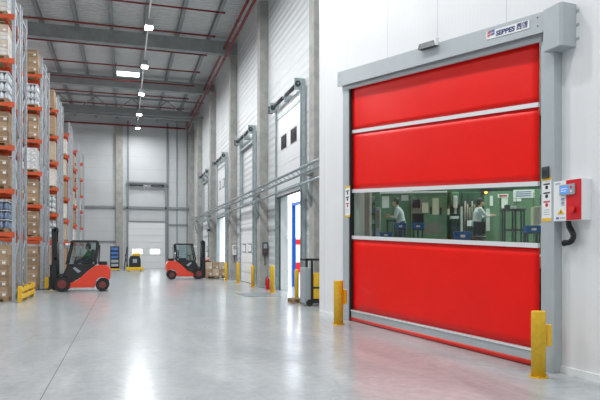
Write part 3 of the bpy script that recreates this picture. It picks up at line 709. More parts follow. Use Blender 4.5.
# dock plate
pl = tag(MB().box(4.2, 5.5, 20.8, 22.85, .0, .012, .004).build('dock_leveller_plate', M['galv']), 'flat steel leveller plate set in the floor before the open bay', 'dock plate')
# ------------------------------------------------------------------ tow truck / order cart beside the near wall corner
p = gp(304, 18.0); cx, cy = p.x, p.y
ct = thing('tow_truck', 'yellow and black tow truck parked by the white wall corner', 'tow truck', (cx + .04, cy - .15, 0))
MB().box(.05, .85, -.3, .3, .08, .2, .02).build('chassis', M['black'], ct)
MB().box(.12, .62, -.32, .3, .22, .52, .02).build('lower_panel', M['yellow'], ct); MB().box(.12, .62, -.32, .3, .58, .98, .02).build('upper_panel', M['yellow'], ct)
MB().box(.1, .64, -.3, .28, .52, .58).build('trim_band', M['black'], ct)
MB().box(-.14, .06, -.26, .26, .08, 1.15, .03).build('side_cover', M['greybox'], ct)
MB().box(.05, .11, -.3, -.24, .1, 1.4).box(.05, .11, .24, .3, .1, 1.4).box(.6, .66, -.3, -.24, .9, 1.4).box(.6, .66, .24, .3, .9, 1.4).build('guard_post', M['black'], ct)
MB().box(-.12, .7, -.31, -.25, 1.36, 1.42).box(-.12, .7, .25, .31, 1.36, 1.42).box(-.12, -.06, -.31, .31, 1.36, 1.42).build('guard_rail', M['black'], ct)
for x in (.0, .55): MB().tube((x, -.33, .1), (x, -.26, .1), .1, n=18).build('wheel', M['rubber'], ct)
p = gp(291.5, 19.0); t = thing('wooden_pallet', 'empty wooden pallet on the floor left of the tow truck', 'pallet', (p.x + .15, p.y - .2, 0), PI / 2)
put('boards', PALLET, t).scale = (.5, .6, 1)
# ------------------------------------------------------------------ tool trolley and stacker near the back wall
p = gp(114.8, 49.5); t = thing('bin_trolley', 'tall narrow trolley with rows of blue bins at the back wall', 'trolley', (p.x, p.y, 0))
for sx in (-1, 1): MB().box(sx * .34 - .03, sx * .34 + .03, -.25, .25, .1, 2.05).build('side_panel', M['dark'], t)
MB().box(-.35, .35, .2, .24, .1, 2.05).build('back_panel', M['dark'], t); MB().box(-.4, .4, -.3, .3, .08, .2).build('base', M['yellow'], t)
for k in range(5):
    z = .35 + k * .34; MB().box(-.31, .31, -.25, .2, z - .03, z).build('shelf', M['dark'], t); MB().prism([(-.28, z), (.15, z), (.15, z + .24), (-.22, z + .24)], -.28, .28, 'x').build('bin', M['blue'] if k > 1 else M['greybox'], t)
for sx in (-.3, .3): MB().tube((sx - .03, 0, .08), (sx + .03, 0, .08), .08, n=12).build('caster', M['rubber'], t)
p = gp(134.3, 48.0); t = thing('stacker_truck', 'yellow and black stacker truck parked before the back wall door', 'pallet truck', (p.x, p.y, 0))
MB().box(-.62, .72, -.4, .4, .06, .34, .05).build('base', M['yellow'], t)
MB().prism([(-.42, .34), (.5, .34), (.5, .95), (.42, 1.25), (-.30, 1.25), (-.42, 1.0)], -.36, .36, 'y', .03).build('motor_housing', M['black'], t)
MB().box(-.12, .46, -.3, .3, 1.25, 1.5, .05).build('battery_cover', M['yellow'], t); MB().box(-.12, .2, -.37, -.36, .7, 1.0).build('side_plate', M['greybox'], t)
MB().bar((-.5, 0, .3), (-.72, 0, 1.35), .06, .06).bar((-.72, -.2, 1.35), (-.72, .2, 1.35), .04, .04).build('tiller_handle', M['dark'], t)
for x in (-.45, .5):
    for y in (-.3, .3): MB().tube((x, y - .05, .09), (x, y + .05, .09), .09, n=12).build('wheel', M['rubber'], t)
p = gp(125.8, 49.6); t = thing('fork_mast', 'dark slim mast leaning beside the stacker truck', 'mast', (p.x, p.y, 0))
MB().bar((-.15, 0, 0), (.1, .2, 2.0), .09, .09).bar((.05, 0, 0), (.16, .2, 2.0), .06, .06).build('mast_rails', M['dark'], t)
# ================================================================== production-room wall with the high-speed door
def S(u, v=250, n=0): return wpx(u, v, n)[0]
sL = S(353.5); sR = S(541)                     # clear opening
s_end = 23.0
_, zTL = wpx(353.5, 84, 0); _, zTR = wpx(541, 36, 0)   # top of opening behind the header
def wm(mb): return mb
def wobj(name, mb, m, parent=None, s0=0, label=None):
    """geometry given in wall coordinates (x = s, y = -n, z); placed relative to the thing at s0, or at the wall origin"""
    if parent is not None: mb.move((-s0, 0, 0)); return mb.build(name, m, parent, label)
    o = mb.build(name, m); o.matrix_world = MW; return o
def wthing(name, label, cat, s0, z0=0, group=None):
    t = thing(name, label, cat, WA + WT * s0 + Vector((0, 0, 0)), WROT, group); return t
seams = [S(324.3), S(347), S(387.5, 60), S(437.5, 50), S(496, 10)]
pw = (seams[3] - seams[2])
mb = MB()
TW = .16
mb.box(0, sL, 0, TW, 0, ZC)
mb.box(sR, s_end, 0, TW, 0, ZC)
mb.hexa([(sL, 0, zTL), (sR, 0, zTR), (sR, TW, zTR), (sL, TW, zTL)], [(sL, 0, ZC), (sR, 0, ZC), (sR, TW, ZC), (sL, TW, ZC)])
o = struct(wobj('wall_right', mb, M['nearwall']))
# return of the room at the far corner
struct(MB().box(WA.x + .02, XW + .3, 15.1, 15.25, 0, ZC).build('wall_return', M['nearwall']))
# panel joints as slim trims
sj_ = [S(324.3), S(347)] + [S(387.5, 60), S(437.5, 50)]
s = sj_[-1] + (sj_[-1] - sj_[-2]); step = sj_[-1] - sj_[-2]
ks = sj_ + [sj_[-1] + step * k for k in range(1, 9)]
mb = MB()
for s in ks:
    if s > s_end: break
    z0 = 0
    if sL < s < sR: z0 = zTL + (zTR - zTL) * (s - sL) / (sR - sL) + .1
    mb.box(s - .004, s + .004, -.0015, .002, z0, ZC)
struct(wobj('trim_5', mb, M['alu']))
struct(wobj('baseboard_right', MB().box(sR + .25, s_end, -.03, 0, 0, .09).box(0.0, sL - .2, -.02, 0, 0, .05), M['white']))
struct(wobj('trim_6', MB().box(-.02, .05, -.012, .0, 0, ZC), M['white']))
# ---- door assembly
dr = wthing('high_speed_door', 'large red roll-up fabric door with a window strip and grey header', 'roll-up door', sL)
def lz(ul, vl, ur, vr, n=0.0):
    """height line across the wall through two picture points -> z(s)"""
    a = wpx(ul, vl, n); b = wpx(ur, vr, n); return lambda s: a[1] + (b[1] - a[1]) * (s - a[0]) / (b[0] - a[0])
def band(z0f, z1f, n0, n1, s0=None, s1=None, mbx=None):
    s0 = sL if s0 is None else s0; s1 = sR if s1 is None else s1; mbx = mbx or MB()
    mbx.hexa([(s0, -n1, z0f(s0)), (s1, -n1, z0f(s1)), (s1, -n0, z0f(s1)), (s0, -n0, z0f(s0))], [(s0, -n1, z1f(s0)), (s1, -n1, z1f(s1)), (s1, -n0, z1f(s1)), (s0, -n0, z1f(s0))]); return mbx
NC = .03
z_top = lz(351, 84, 537.5, 36)
b1t = lz(354, 130.5, 538, 103); b1b = lz(354, 133.6, 538, 107.5)
wt0 = lz(354, 189.5, 541, 181.5); wt1 = lz(354, 193, 541, 186)
wb0 = lz(354, 235.6, 541, 243.2); wb1 = lz(354, 239.0, 541, 248.0)
bb0 = lz(354, 309.5, 531, 347.2); bb1 = lz(354, 317.5, 531, 359)
def curtain(z0, z1, name='curtain_panel'):
    n = 40; rows_ = 10; mbx = MB(); g = []
    for j in range(rows_ + 1):
        r_ = []
        for i in range(n + 1):
            s = sL + (sR - sL) * i / n; z = z0(s) + (z1(s) - z0(s)) * j / rows_
            nn = NC + .006 * math.sin(s * 1.7 + z * 2.1) * math.sin(PI * j / rows_)
            r_.append(mbx.bm.verts.new((s, -nn, z)))
        g.append(r_)
    for j in range(rows_):
        for i in range(n): mbx.bm.faces.new((g[j][i], g[j][i + 1], g[j + 1][i + 1], g[j + 1][i])).smooth = True
    o = wobj(name, mbx, M['redcurtain'], dr, sL)
    md = o.modifiers.new('Solidify', 'SOLIDIFY'); md.thickness = .006
    return o
curtain(b1t, z_top); curtain(wt0, b1b); curtain(bb0, wb1)
wobj('window_pane', band(wb0, wt1, NC - .006, NC), M['glass'], dr, sL, 'clear see-through window strip')
wobj('stiffener_bar', band(b1b, b1t, NC - .01, NC + .025), M['aluwhite'], dr, sL)
wobj('stiffener_bar', band(wt1, wt0, NC - .01, NC + .03), M['aluwhite'], dr, sL)
wobj('stiffener_bar', band(wb1, wb0, NC - .01, NC + .03), M['aluwhite'], dr, sL)
mbx = band(bb1, bb0, NC - .01, NC + .05); bt = wobj('bottom_bar', mbx, M['alu'], dr, sL)
zl = lambda f, d: (lambda s: f(s) + d)
wobj('bar_lip', band(zl(bb0, -.03), bb0, NC + .05, NC + .062).move((-sL, 0, 0)), M['aluwhite'], bt, 0)
zf = lambda s: bb1(s) - .10
mbx = MB(); a, b = sL + .02, sR - .02
za = max(.05, bb1(a) - .085); zb_ = max(.05, bb1(b) - .085)
mbx.tube((a, -(NC + .02), za), (b, -(NC + .02), zb_), .05, n=20)
wobj('bottom_seal_tube', mbx, M['redrubber'], dr, sL, 'red round rubber seal along the floor')
wobj('gap_shade_sheet', MB().hexa([(sL, -NC - .004, .0), (sR, -NC - .004, .0), (sR, -NC + .004, .0), (sL, -NC + .004, .0)], [(sL, -NC - .004, bb1(sL)), (sR, -NC - .004, bb1(sR)), (sR, -NC + .004, bb1(sR)), (sL, -NC + .004, bb1(sL))]), M['black'], dr, sL)  # black sheet paints the shade of the gap above the floor tube
# guides
sgl = S(344.5, 250, .12); 
wobj('side_guide', MB().box(sL - .32, sL + .0, -.13, 0, 0, zTL + .15, .006), M['alu'], dr, sL)
wobj('guide_seal', MB().box(sL, sL + .035, -.11, 0, 0, zTL, 0), M['black'], dr, sL)
sr0 = S(541, 250, .14); sr1 = S(554, 250, .14)
wobj('side_guide', MB().box(sr0, sr1, -.14, 0, 0, zTR + .15, .006), M['alu'], dr, sL)
wobj('guide_seal', MB().box(sr0 - .025, sr0, -.08, 0, 0, zTR, 0), M['black'], dr, sL)
# sensor strips with stickers
def sticker(u0, u1, v0, v1, n, label):
    a, zt_ = wpx(u0, v0, n); b, zb2 = wpx(u1, v1, n)
    t = thing('warning_sticker', label, 'sticker', WA + WT * a + WN * n + Vector((0, 0, zb2)), WROT, 'door guide stickers')
    w_ = b - a; h = zt_ - zb2
    MB().box(0, w_, -.003, 0, 0, h).build('backing', M['paper'], t)
    MB().box(0, w_, -.004, -.003, 0, h * .07).build('lower_yellow_band', M['yellow'], t); MB().box(0, w_, -.004, -.003, h * .93, h).build('upper_yellow_band', M['yellow'], t)
    for i in range(3):
        zc = h * (.84 - i * .2)
        mm = MB(); mm.box(w_ * .15, w_ * .85, -.0045, -.003, zc - h * .015, zc + h * .02); mm.tube((w_ * .5, -.0045, zc - h * .07), (w_ * .5, -.003, zc - h * .07), w_ * .16, n=16); mm.build('pictogram', M['ink'] if i != 2 else M['redink'], t)
    for i in range(3): MB().box(w_ * .2, w_ * .8, -.0042, -.003, h * (.15 + i * .05), h * (.165 + i * .05)).build('print_line', M['greybox'], t)
sticker(542.3, 551.5, 178, 221, .14, 'white and yellow warning sticker strip on the right door guide')
sticker(345.4, 350, 186.5, 217, .13, 'white and yellow warning sticker strip on the left door guide')
a, z1 = wpx(543, 167.5, .14); b, z0 = wpx(549.5, 178, .14)
t = thing('motion_sensor', 'small black sensor above the sticker on the right door guide', 'sensor', WA + WT * a + WN * .14 + Vector((0, 0, z0)), WROT)
MB().box(0, b - a, -.03, 0, 0, z1 - z0, .006).build('housing', M['dark'], t); MB().box(.01, b - a - .01, -.033, -.03, (z1 - z0) * .2, (z1 - z0) * .7).build('lens', M['black'], t)
# header
ND = .22
hTL = wpx(337.5, 72.5, ND); hBL = wpx(337.5, 85.5, ND); hTR = wpx(543, 11.5, ND); hBR = wpx(543, 29.5, ND)
def hz(p, q): return lambda s: p[1] + (q[1] - p[1]) * (s - p[0]) / (q[0] - p[0])
ht = hz(hTL, hTR); hb = hz(hBL, hBR)
wobj('header_box', band(hb, ht, 0.0, ND, hTL[0], hTR[0]), M['alu'], dr, sL)
wobj('header_lip', band(lambda s: hb(s) - .035, hb, ND - .02, ND + .004, hTL[0], hTR[0]), M['alu'], dr, sL)
wobj('roller_cover', band(lambda s: hb(s) - .13, hb, .10, .14, hTL[0] + .1, hTR[0]), M['alu'], dr, sL)
mbx = MB()
for (u, v) in ((339.5, 76), (339.5, 82)):
    s, z = wpx(u, v, ND + .004); mbx.tube((s, -ND, z), (s, -ND - .008, z), .012, n=8)
for (u, v) in ((537.5, 17.5), (537.5, 26)):
    s, z = wpx(u, v, ND + .004); mbx.tube((s, -ND, z), (s, -ND - .008, z), .009, n=8)
wobj('bolt', mbx, M['dark'], dr, sL)
# motor cover at the near end
NM = .26
c0 = wpx(543, 6, NM); c1 = wpx(561, 1, NM); c1b = wpx(561, 44.5, NM); c0b = wpx(543, 49, NM)
q0, q1 = c0[0], c1[0]; mzt = c1[1]; mzb = c1b[1]
mc = MB().prism([(q0, -NM), (q1 - .03, -NM), (q1, -NM + .03), (q1 + .0, 0), (q0, 0)], mzb, mzt, 'z', .006)
mo = wobj('motor_cover', mc, M['alu'], dr, sL)
mbx = MB()
for z in (mzb + .1, (mzb + mzt) / 2, mzt - .1): mbx.box(q1, q1 + .05, -.004, 0, z - .02, z + .02)
wobj('fixing_tab', mbx, M['alu'], dr, sL)
# radar sensor on the header
s0, z0 = wpx(418, 46.5, ND + .08); s1, _ = wpx(434, 43, ND + .08)
t = thing('radar_sensor', 'small black radar sensor on the top edge of the door header', 'sensor', WA + WT * s0 + WN * ND, WROT)
z0 = (ht(s0) + ht(s1)) / 2; sl = ht(s1) - ht(s0); L_ = s1 - s0
MB().hexa([(0, -.09, ht(s0) - .06), (L_, -.09, ht(s1) - .06), (L_, 0.0, ht(s1) - .06), (0, 0.0, ht(s0) - .06)], [(0, -.06, ht(s0) + .05), (L_, -.06, ht(s1) + .05), (L_, 0.0, ht(s1) + .05), (0, 0.0, ht(s0) + .05)]).build('housing', M['black'], t)
MB().box(L_ - .01, L_ + .03, -.07, .0, ht(s1) - .05, ht(s1) + .07).build('end_cap', M['white'], t)
# brand plate
e0 = wpx(486.5, 32.2, ND + .006); e1 = wpx(529.5, 19.4, ND + .006)
t0 = wpx(486.5, 40.0, ND + .006); t1 = wpx(529.5, 28.2, ND + .006)
lg = thing('name_plate', 'white nameplate with dark blue lettering on the door header', 'sign', WA + WT * e0[0] + WN * (ND + .002), WROT)
L_ = e1[0] - e0[0]; n0 = ND
MB().hexa([(0, -.006, t0[1]), (L_, -.006, t1[1]), (L_, 0, t1[1]), (0, 0, t0[1])], [(0, -.006, e0[1]), (L_, -.006, e1[1]), (L_, 0, e1[1]), (0, 0, e0[1])]).build('plate', M['paper'], lg)
hh = e0[1] - t0[1]; sl0 = (t0[1] + e0[1]) / 2; sl1 = (t1[1] + e1[1]) / 2; ang = math.atan2(sl1 - sl0, L_)
def onplate(x, dz=0):
    zc = sl0 + (sl1 - sl0) * x / L_ + dz
    m = Matrix.Translation((x, -.007, zc)) @ Matrix.Rotation(PI / 2, 4, 'X') @ Matrix.Rotation(ang, 4, 'Z'); return m
lw = L_ * .70
tx = text('lettering', 'SEPPES', hh * .8, M['navy'], lg, onplate(L_ * .24, -hh * .06), bold=.004, wid=L_ * .45)
tx = text('lettering', '西朗', hh * .8, M['navy'], lg, onplate(L_ * .72, -hh * .0), bold=.003, wid=L_ * .24)
# emblem: red and blue striped square
for i in range(4):
    zc = sl0 - hh * .28 + i * hh * .18; mbx = MB(); mbx.hexa([(L_ * .03, -.009, zc), (L_ * .115, -.009, zc + .012), (L_ * .115, -.006, zc + .012), (L_ * .03, -.006, zc)], [(L_ * .03, -.009, zc + hh * .12), (L_ * .115, -.009, zc + hh * .12 + .012), (L_ * .115, -.006, zc + hh * .12 + .012), (L_ * .03, -.006, zc + hh * .12)])
    mbx.build('emblem_stripe', M['redink'], lg)
MB().box(L_ * .125, L_ * .205, -.009, -.006, sl0 - hh * .28, sl0 + hh * .36).build('emblem_block', M['blueink'], lg)
MB().box(L_ * .05, L_ * .19, -.0105, -.009, sl0 - hh * .02, sl0 + hh * .05).build('emblem_bar', M['paper'], lg)
# control cabinet
NB = .16
a0 = wpx(553.5, 182, NB); a1 = wpx(582, 181.0, NB); a2 = wpx(553.5, 221.5, NB)
s0 = a0[0]; wB = a1[0] - a0[0]; zt_ = a0[1]; zb2 = a2[1]; hB = zt_ - zb2
cb = thing('control_cabinet', 'white and red door control cabinet with a blue screen and red button', 'control cabinet', WA + WT * s0 + Vector((0, 0, zb2)), WROT)
MB().box(0, wB, -NB, -.0, 0, hB, .008).build('cabinet_body', M['white'], cb)
MB().box(wB * .47, wB * .985, -NB - .008, -NB, .004, hB - .004, .003).build('red_cover', M['redpaint'], cb)
sc_ = MB().box(wB * .27, wB * .80, -NB - .03, -NB - .008, hB * .63, hB * .89, .008).build('display_unit', M['greybox'], cb)
MB().box(wB * .31, wB * .60, -NB - .033, -NB - .03, hB * .67, hB * .85).build('screen', M['screen'], sc_)
for k in range(2): MB().tube((wB * .70, -NB - .03, hB * (.71 + k * .1)), (wB * .70, -NB - .04, hB * (.71 + k * .1)), .014, n=12).build('knob', M['redpaint'] if k else M['white'], sc_)
for k in range(2): MB().box(wB * .34, wB * (.52 + .04 * k), -NB - .0345, -NB - .033, hB * (.72 + k * .055), hB * (.74 + k * .055)).build('screen_line', M['paper'], sc_)
MB().tube((wB * .74, -NB - .008, hB * .26), (wB * .74, -NB - .03, hB * .26), .03, n=20).tube((wB * .74, -NB - .03, hB * .26), (wB * .74, -NB - .06, hB * .26), .042, n=20).build('emergency_button', M['redrubber'], cb)
tri = MB().prism([(wB * .14, hB * .17), (wB * .40, hB * .17), (wB * .27, hB * .30)], -NB - .003, -NB, 'y').build('warning_triangle', M['yellow'], cb)
MB().prism([(wB * .25, hB * .20), (wB * .29, hB * .20), (wB * .27, hB * .27)], -NB - .005, -NB - .003, 'y').build('warning_mark', M['ink'], tri)
for k in range(4): MB().box(wB * .28, wB * .40, -NB - .002, -NB, hB * (.38 + .05 * k), hB * (.41 + .05 * k)).build('label_line', M['blueink' if k % 2 else 'greybox'], cb)
MB().box(wB * .1, wB * .2, -NB - .002, -NB, hB * .05, hB * .10).build('corner_mark', M['blueink'], cb); MB().box(wB * .24, wB * .42, -NB - .002, -NB, hB * .06, hB * .09).build('small_print', M['greybox'], cb)
tx = text('small_lettering', 'SEPPES', hB * .06, M['greybox'], cb, Matrix.Translation((wB * .06, -NB - .001, hB * .93)) @ Matrix.Rotation(PI / 2, 4, 'X'))
P0 = [(.20, 0), (.205, -.06), (.235, -.11), (.27, -.155), (.285, -.205), (.265, -.255), (.21, -.285), (.14, -.29)]
pts = [(a - .02, -.08, b) for a, b in P0]
mbx = MB(); mbx.path(pts, .030, 10)
for i in range(len(pts) - 1):
    for f in (0, .34, .67):
        p_ = Vector(pts[i]).lerp(Vector(pts[i + 1]), f); q_ = Vector(pts[i]).lerp(Vector(pts[i + 1]), f + .17); mbx.tube(p_, q_, .037, n=10)
mbx.tube(pts[-1], (pts[-1][0] - .02, -.08, pts[-1][2]), .042, n=10)
mbx.build('cable_conduit', M['black'], cb)
# door bollards
def door_bollard(u, vb, vt, wpx_, stub, label):
    D = FPX * H / (vb - HV); p = gp(u, D); h = (vb - vt) / FPX * D; r = wpx_ / 2 / FPX * D
    t = thing('bollard', label, 'bollard', (p.x, p.y, 0), WROT, 'yellow door bollards')
    MB().lathe((0, 0, .012), [(r, 0), (r, h - .03), (r * .97, h - .018), (r * .9, h - .012)], 28).build('post', M['yellowworn'], t)
    mb = MB().lathe((0, 0, 0), [(r * 1.3, 0), (r * 1.3, .012)], 28)
    for i in range(6):
        a = i * PI / 3 + .3; mb.tube((math.cos(a) * r * 1.17, math.sin(a) * r * 1.17, .012), (math.cos(a) * r * 1.17, math.sin(a) * r * 1.17, .03), .013, n=6)
    mb.build('base_plate', M['yellowworn'], t)
    # short guard stub reaching back to the door guide
    z0, z1 = stub
    MB().prism([(.055 * math.cos(PI / 8 + q * PI / 4), .15 + .055 * math.sin(PI / 8 + q * PI / 4)) for q in range(8)], z0, z1, 'z', .005).build('guard_stub', M['yellow'], t)
    return t
door_bollard(538.5, 377, 311, 14, (.40, .68), 'yellow bollard with scuffed foot at the near side of the red door')
door_bollard(338.5, 324.5, 280.5, 9.6, (.45, .78), 'yellow bollard at the far side of the red door')
# ================================================================== production hall behind the door
FZ = 1.55
pr = lambda u, D: gp(u, D)
struct(MB().box(7.0, 20, 3, 19.6, FZ - .2, FZ).build('floor_production', M['plainwall']))
c = [Vector((5.45, 14.9, 0)), Vector((20, 14.9, 0))]
struct(MB().box(6.35, 20.2, 19.6, 19.8, 0, 7.2).build('wall_production', M['greendark']))
struct(MB().box(20, 20.2, 3, 19.6, 0, 7.2).build('wall_production_end', M['greendark']))
struct(MB().box(6.2, 20.2, 2.8, 3, 0, 7.2).build('wall_production_side', M['plainwall']))
struct(MB().hexa([(5.3, 15.3, 7.0), (6.2, 3, 7.0), (20.2, 3, 7.0), (20.2, 15.3, 7.0)], [(5.3, 15.3, 7.2), (6.2, 3, 7.2), (20.2, 3, 7.2), (20.2, 15.3, 7.2)]).box(6.62, 20.2, 15.3, 19.8, 7.0, 7.2).build('ceiling_production', M['plainwall']))
# depth bookkeeping: place a slab facing the camera-ish (local x along picture, y away)
RZ = -TH - .18
def pthing(name, label, cat, u, D, z=FZ, group=None, rz=RZ):
    p = gp(u, D); return thing(name, label, cat, (p.x, p.y, z), rz, group)
def zz(v, D): return H + (HV - v) * D / FPX
def PX(px, D): return px / FPX * D
# concrete pillar + white jamb at left
D = 15.6; o = MB().box(0, PX(5, D), 0, .35, 0, 7).build('column', M['concrete']); p = gp(364.5, D); o.location = (p.x, p.y, 0); o.rotation_euler = (0, 0, RZ); struct(o)
def cab(t, x0, x1, y0, y1, z0, z1, m, name='cabinet_body', bev=.02): return MB().box(x0, x1, y0, y1, z0, z1, bev).build(name, M[m], t)
def sheet(t, D, u0, u, v0, u1, v1, name='paper_notice', m='paper', y=-.012):
    """flat sheet on the front (y=0) of a thing anchored at u0"""
    return MB().box(PX(u - u0, D), PX(u1 - u0, D), y, y + .006, zz(v1, D) - FZ, zz(v0, D) - FZ).build(name, M[m], t)
# dark shelf with grey box
D = 18.2
t = pthing('machine_cabinet', 'grey electrical cabinet at the left of the workshop window', 'cabinet', 375.5, D)
cab(t, 0, PX(4.6, D), 0, .5, 0, zz(207, D) - FZ, 'greybox'); sheet(t, D, 375.5, 376.3, 210, 379.2, 228, 'door_panel', 'taupe')
t = pthing('parts_rack', 'dark rack crowded with small parts beside the grey cabinet', 'rack', 369.5, D + .2)
cab(t, 0, PX(.7, D), 0, .4, 0, 1.7, 'dark', 'side_post'); cab(t, PX(5.2, D), PX(6, D), 0, .4, 0, 1.7, 'dark', 'side_post')
for k in range(5):
    cab(t, 0, PX(6, D), 0, .4, .25 + k * .33, .28 + k * .33, 'dark', 'shelf')
    for i in range(3): MB().box(PX(.8 + i * 1.5, D), PX(2.0 + i * 1.5, D), .03, .3, .28 + k * .33, .40 + k * .33 + random.random() * .12).build('storage_bin', random.choice([M['blue'], M['greybox'], M['green'], M['dark']]), t)
# machine 1
D = 19.4
t = pthing('machine_tool', 'tall green machine enclosure with white papers behind the first worker', 'machine', 380.5, D)
cab(t, 0, PX(30, D), 0, .7, 0, zz(194, D) - FZ, 'green'); cab(t, -.03, PX(30, D) + .03, -.06, .7, zz(194, D) - FZ, zz(191.6, D) - FZ, 'aluwhite', 'top_rim', .01)
sheet(t, D, 380.5, 382, 196.5, 389, 208); sheet(t, D, 380.5, 401, 195.5, 408, 201); cab(t, PX(12, D), PX(12.5, D), -.012, 0, .1, 1.7, 'greendark', 'door_gap', 0)
# machine 2 with windows
D = 18.9
t = pthing('machine_tool', 'green machining centre with a dark viewing window and beige door pane', 'machine', 411, D)
cab(t, 0, PX(35, D), 0, .9, 0, zz(193.5, D) - FZ, 'green'); cab(t, -.02, PX(35, D), -.05, .8, zz(193.5, D) - FZ, zz(191.6, D) - FZ, 'aluwhite', 'top_rim', .01)
sheet(t, D, 411, 411.8, 199, 428.5, 214, 'viewing_window', 'taupe'); sheet(t, D, 411, 412.5, 199.8, 420, 208, 'window_recess', 'darkwin', -.018); sheet(t, D, 411, 422, 203, 428, 213, 'beige_interior', 'beige', -.018)  # plain beige sheet in the right part of the window
sheet(t, D, 411, 432, 198.5, 438, 215, 'door_pane', 'beige'); sheet(t, D, 411, 429.6, 207, 431.2, 214, 'handle_recess', 'ink'); sheet(t, D, 411, 424, 223, 441, 234.5, 'lower_cover', 'taupe'); sheet(t, D, 411, 439, 208, 441, 215, 'control_slot', 'ink')
# machine 3: drilling head between
D = 18.6
t = pthing('drilling_machine', 'pale green drilling machine column with a pale spindle cover', 'machine', 448, D)
cab(t, PX(1, D), PX(13, D), .25, .9, 0, zz(190, D) - FZ, 'greendark'); cab(t, PX(3, D), PX(11, D), 0, .3, zz(205, D) - FZ, zz(192, D) - FZ, 'green', 'spindle_head', .04)
cab(t, PX(5, D), PX(9, D), -.1, .0, zz(208, D) - FZ, zz(196, D) - FZ, 'aluwhite', 'spindle_cover', .03); MB().tube((PX(7, D), -.05, zz(214, D) - FZ), (PX(7, D), -.05, zz(207, D) - FZ), .04, n=12).build('spindle', M['galv'], t)  # cover is plain light aluminium
cab(t, PX(2, D), PX(10, D), -.2, .3, zz(219, D) - FZ, zz(216.5, D) - FZ, 'aluwhite', 'work_table', .01); cab(t, PX(3.5, D), PX(8.5, D), -.1, .3, 0, zz(219, D) - FZ, 'dark', 'pedestal', .02)
cab(t, PX(12, D), PX(14, D), -.1, .1, zz(234, D) - FZ, zz(207, D) - FZ, 'aluwhite', 'white_side_panel', .01)
cab(t, PX(-1, D), PX(1.5, D), -.1, .1, zz(215, D) - FZ, zz(209, D) - FZ, 'beige', 'control_head', .02); MB().bar((PX(0, D), 0, zz(209, D) - FZ), (PX(4, D), .1, zz(200, D) - FZ), .05, .05).build('arm', M['greendark'], t)
# machine 4 right of person 2
D = 19.6
t = pthing('machine_tool', 'dark machine with a round wheel and pipes behind the second worker', 'machine', 462, D)
cab(t, 0, PX(22, D), 0, .5, 0, zz(192.5, D) - FZ, 'greendark'); mb = MB()
for i in range(6): mb.tube((PX(2 + i * 2.6, D), -.06, .5), (PX(3 + i * 2.2, D), -.06, 1.75 - .1 * (i % 3)), .03, n=8)
mb.build('pipe_set', M['taupe'], t); MB().tube((PX(6, D), -.05, zz(203, D) - FZ), (PX(6, D), 0, zz(203, D) - FZ), .16, n=20).build('hand_wheel', M['dark'], t)
sheet(t, D, 462, 466, 221, 475, 226.5, 'pale_tray', 'palepane', -.35)  # plain pale sheet set forward of the machine front
# green cabinets row on the right
D = 19.0
t = pthing('machine_tool', 'long green machine enclosure with notices at the right of the workshop', 'machine', 484, D, rz=RZ - .12)
cab(t, 0, PX(72, D), 0, .8, 0, zz(190.5, D) - FZ, 'green')
for u in (499, 514, 530): sheet(t, D, 484, u, 194, u + .5, 245, 'door_gap', 'greendark')
cab(t, PX(2, D), PX(5.5, D), -.12, 0, zz(231, D) - FZ, zz(209, D) - FZ, 'aluwhite', 'white_column', .01); sheet(t, D, 484, 489.5, 196, 492.5, 206)
sheet(t, D, 484, 497, 194.5, 507, 198.3, 'name_strip', 'paper'); sheet(t, D, 484, 498.3, 195.6, 505.7, 197.2, 'strip_print', 'redink', -.016); sheet(t, D, 484, 500.5, 198.8, 506.5, 208.5)
sheet(t, D, 484, 511.5, 191, 531, 199, 'large_notice'); sheet(t, D, 484, 511.5, 199.4, 519, 202.2)
for k in range(3): sheet(t, D, 484, 514, 192.6 + k * 2, 528, 193.3 + k * 2, 'notice_print', 'blueink', -.016)
sheet(t, D, 484, 536, 196, 541, 206, 'dark_opening', 'ink')
wl = pthing('work_lamp', 'small orange lit lamp on a bar above the second worker', 'lamp', 481, 18.4, 0)
cab(wl, PX(0, 18.4), PX(7, 18.4), 0, .08, zz(194.5, 18.4), zz(190.5, 18.4), 'ink', 'lamp_housing'); MB().ball((PX(4.6, 18.4), -.03, zz(192.6, 18.4)), .05, 12, 8).build('lamp_lens', M['lampred'], wl); MB().box(PX(3, 18.4), PX(4, 18.4), .02, .06, zz(194, 18.4), 7.0).build('hanger', M['ink'], wl)
# dark duct bands added to darken the top of the workshop
for u0, u1, vv, D, lb in ((408, 452, 189.5, 18.0, 'dark overhead duct band added above the machining centre'), (480, 512, 190.0, 17.8, 'dark overhead duct band added above the second worker')):
    q = pthing('dark_duct_band', lb, 'duct', u0, D, 0, 'added dark duct bands')
    MB().box(0, PX(u1 - u0, D), 0, .12, zz(vv + 1.2, D), zz(vv - 1.0, D)).build('duct_body', M['dark'], q)
    for x in (.2, PX(u1 - u0, D) - .2): MB().tube((x, .06, zz(vv - 1, D)), (x, .06, 7.0), .012, n=6).build('hanger', M['dark'], q)
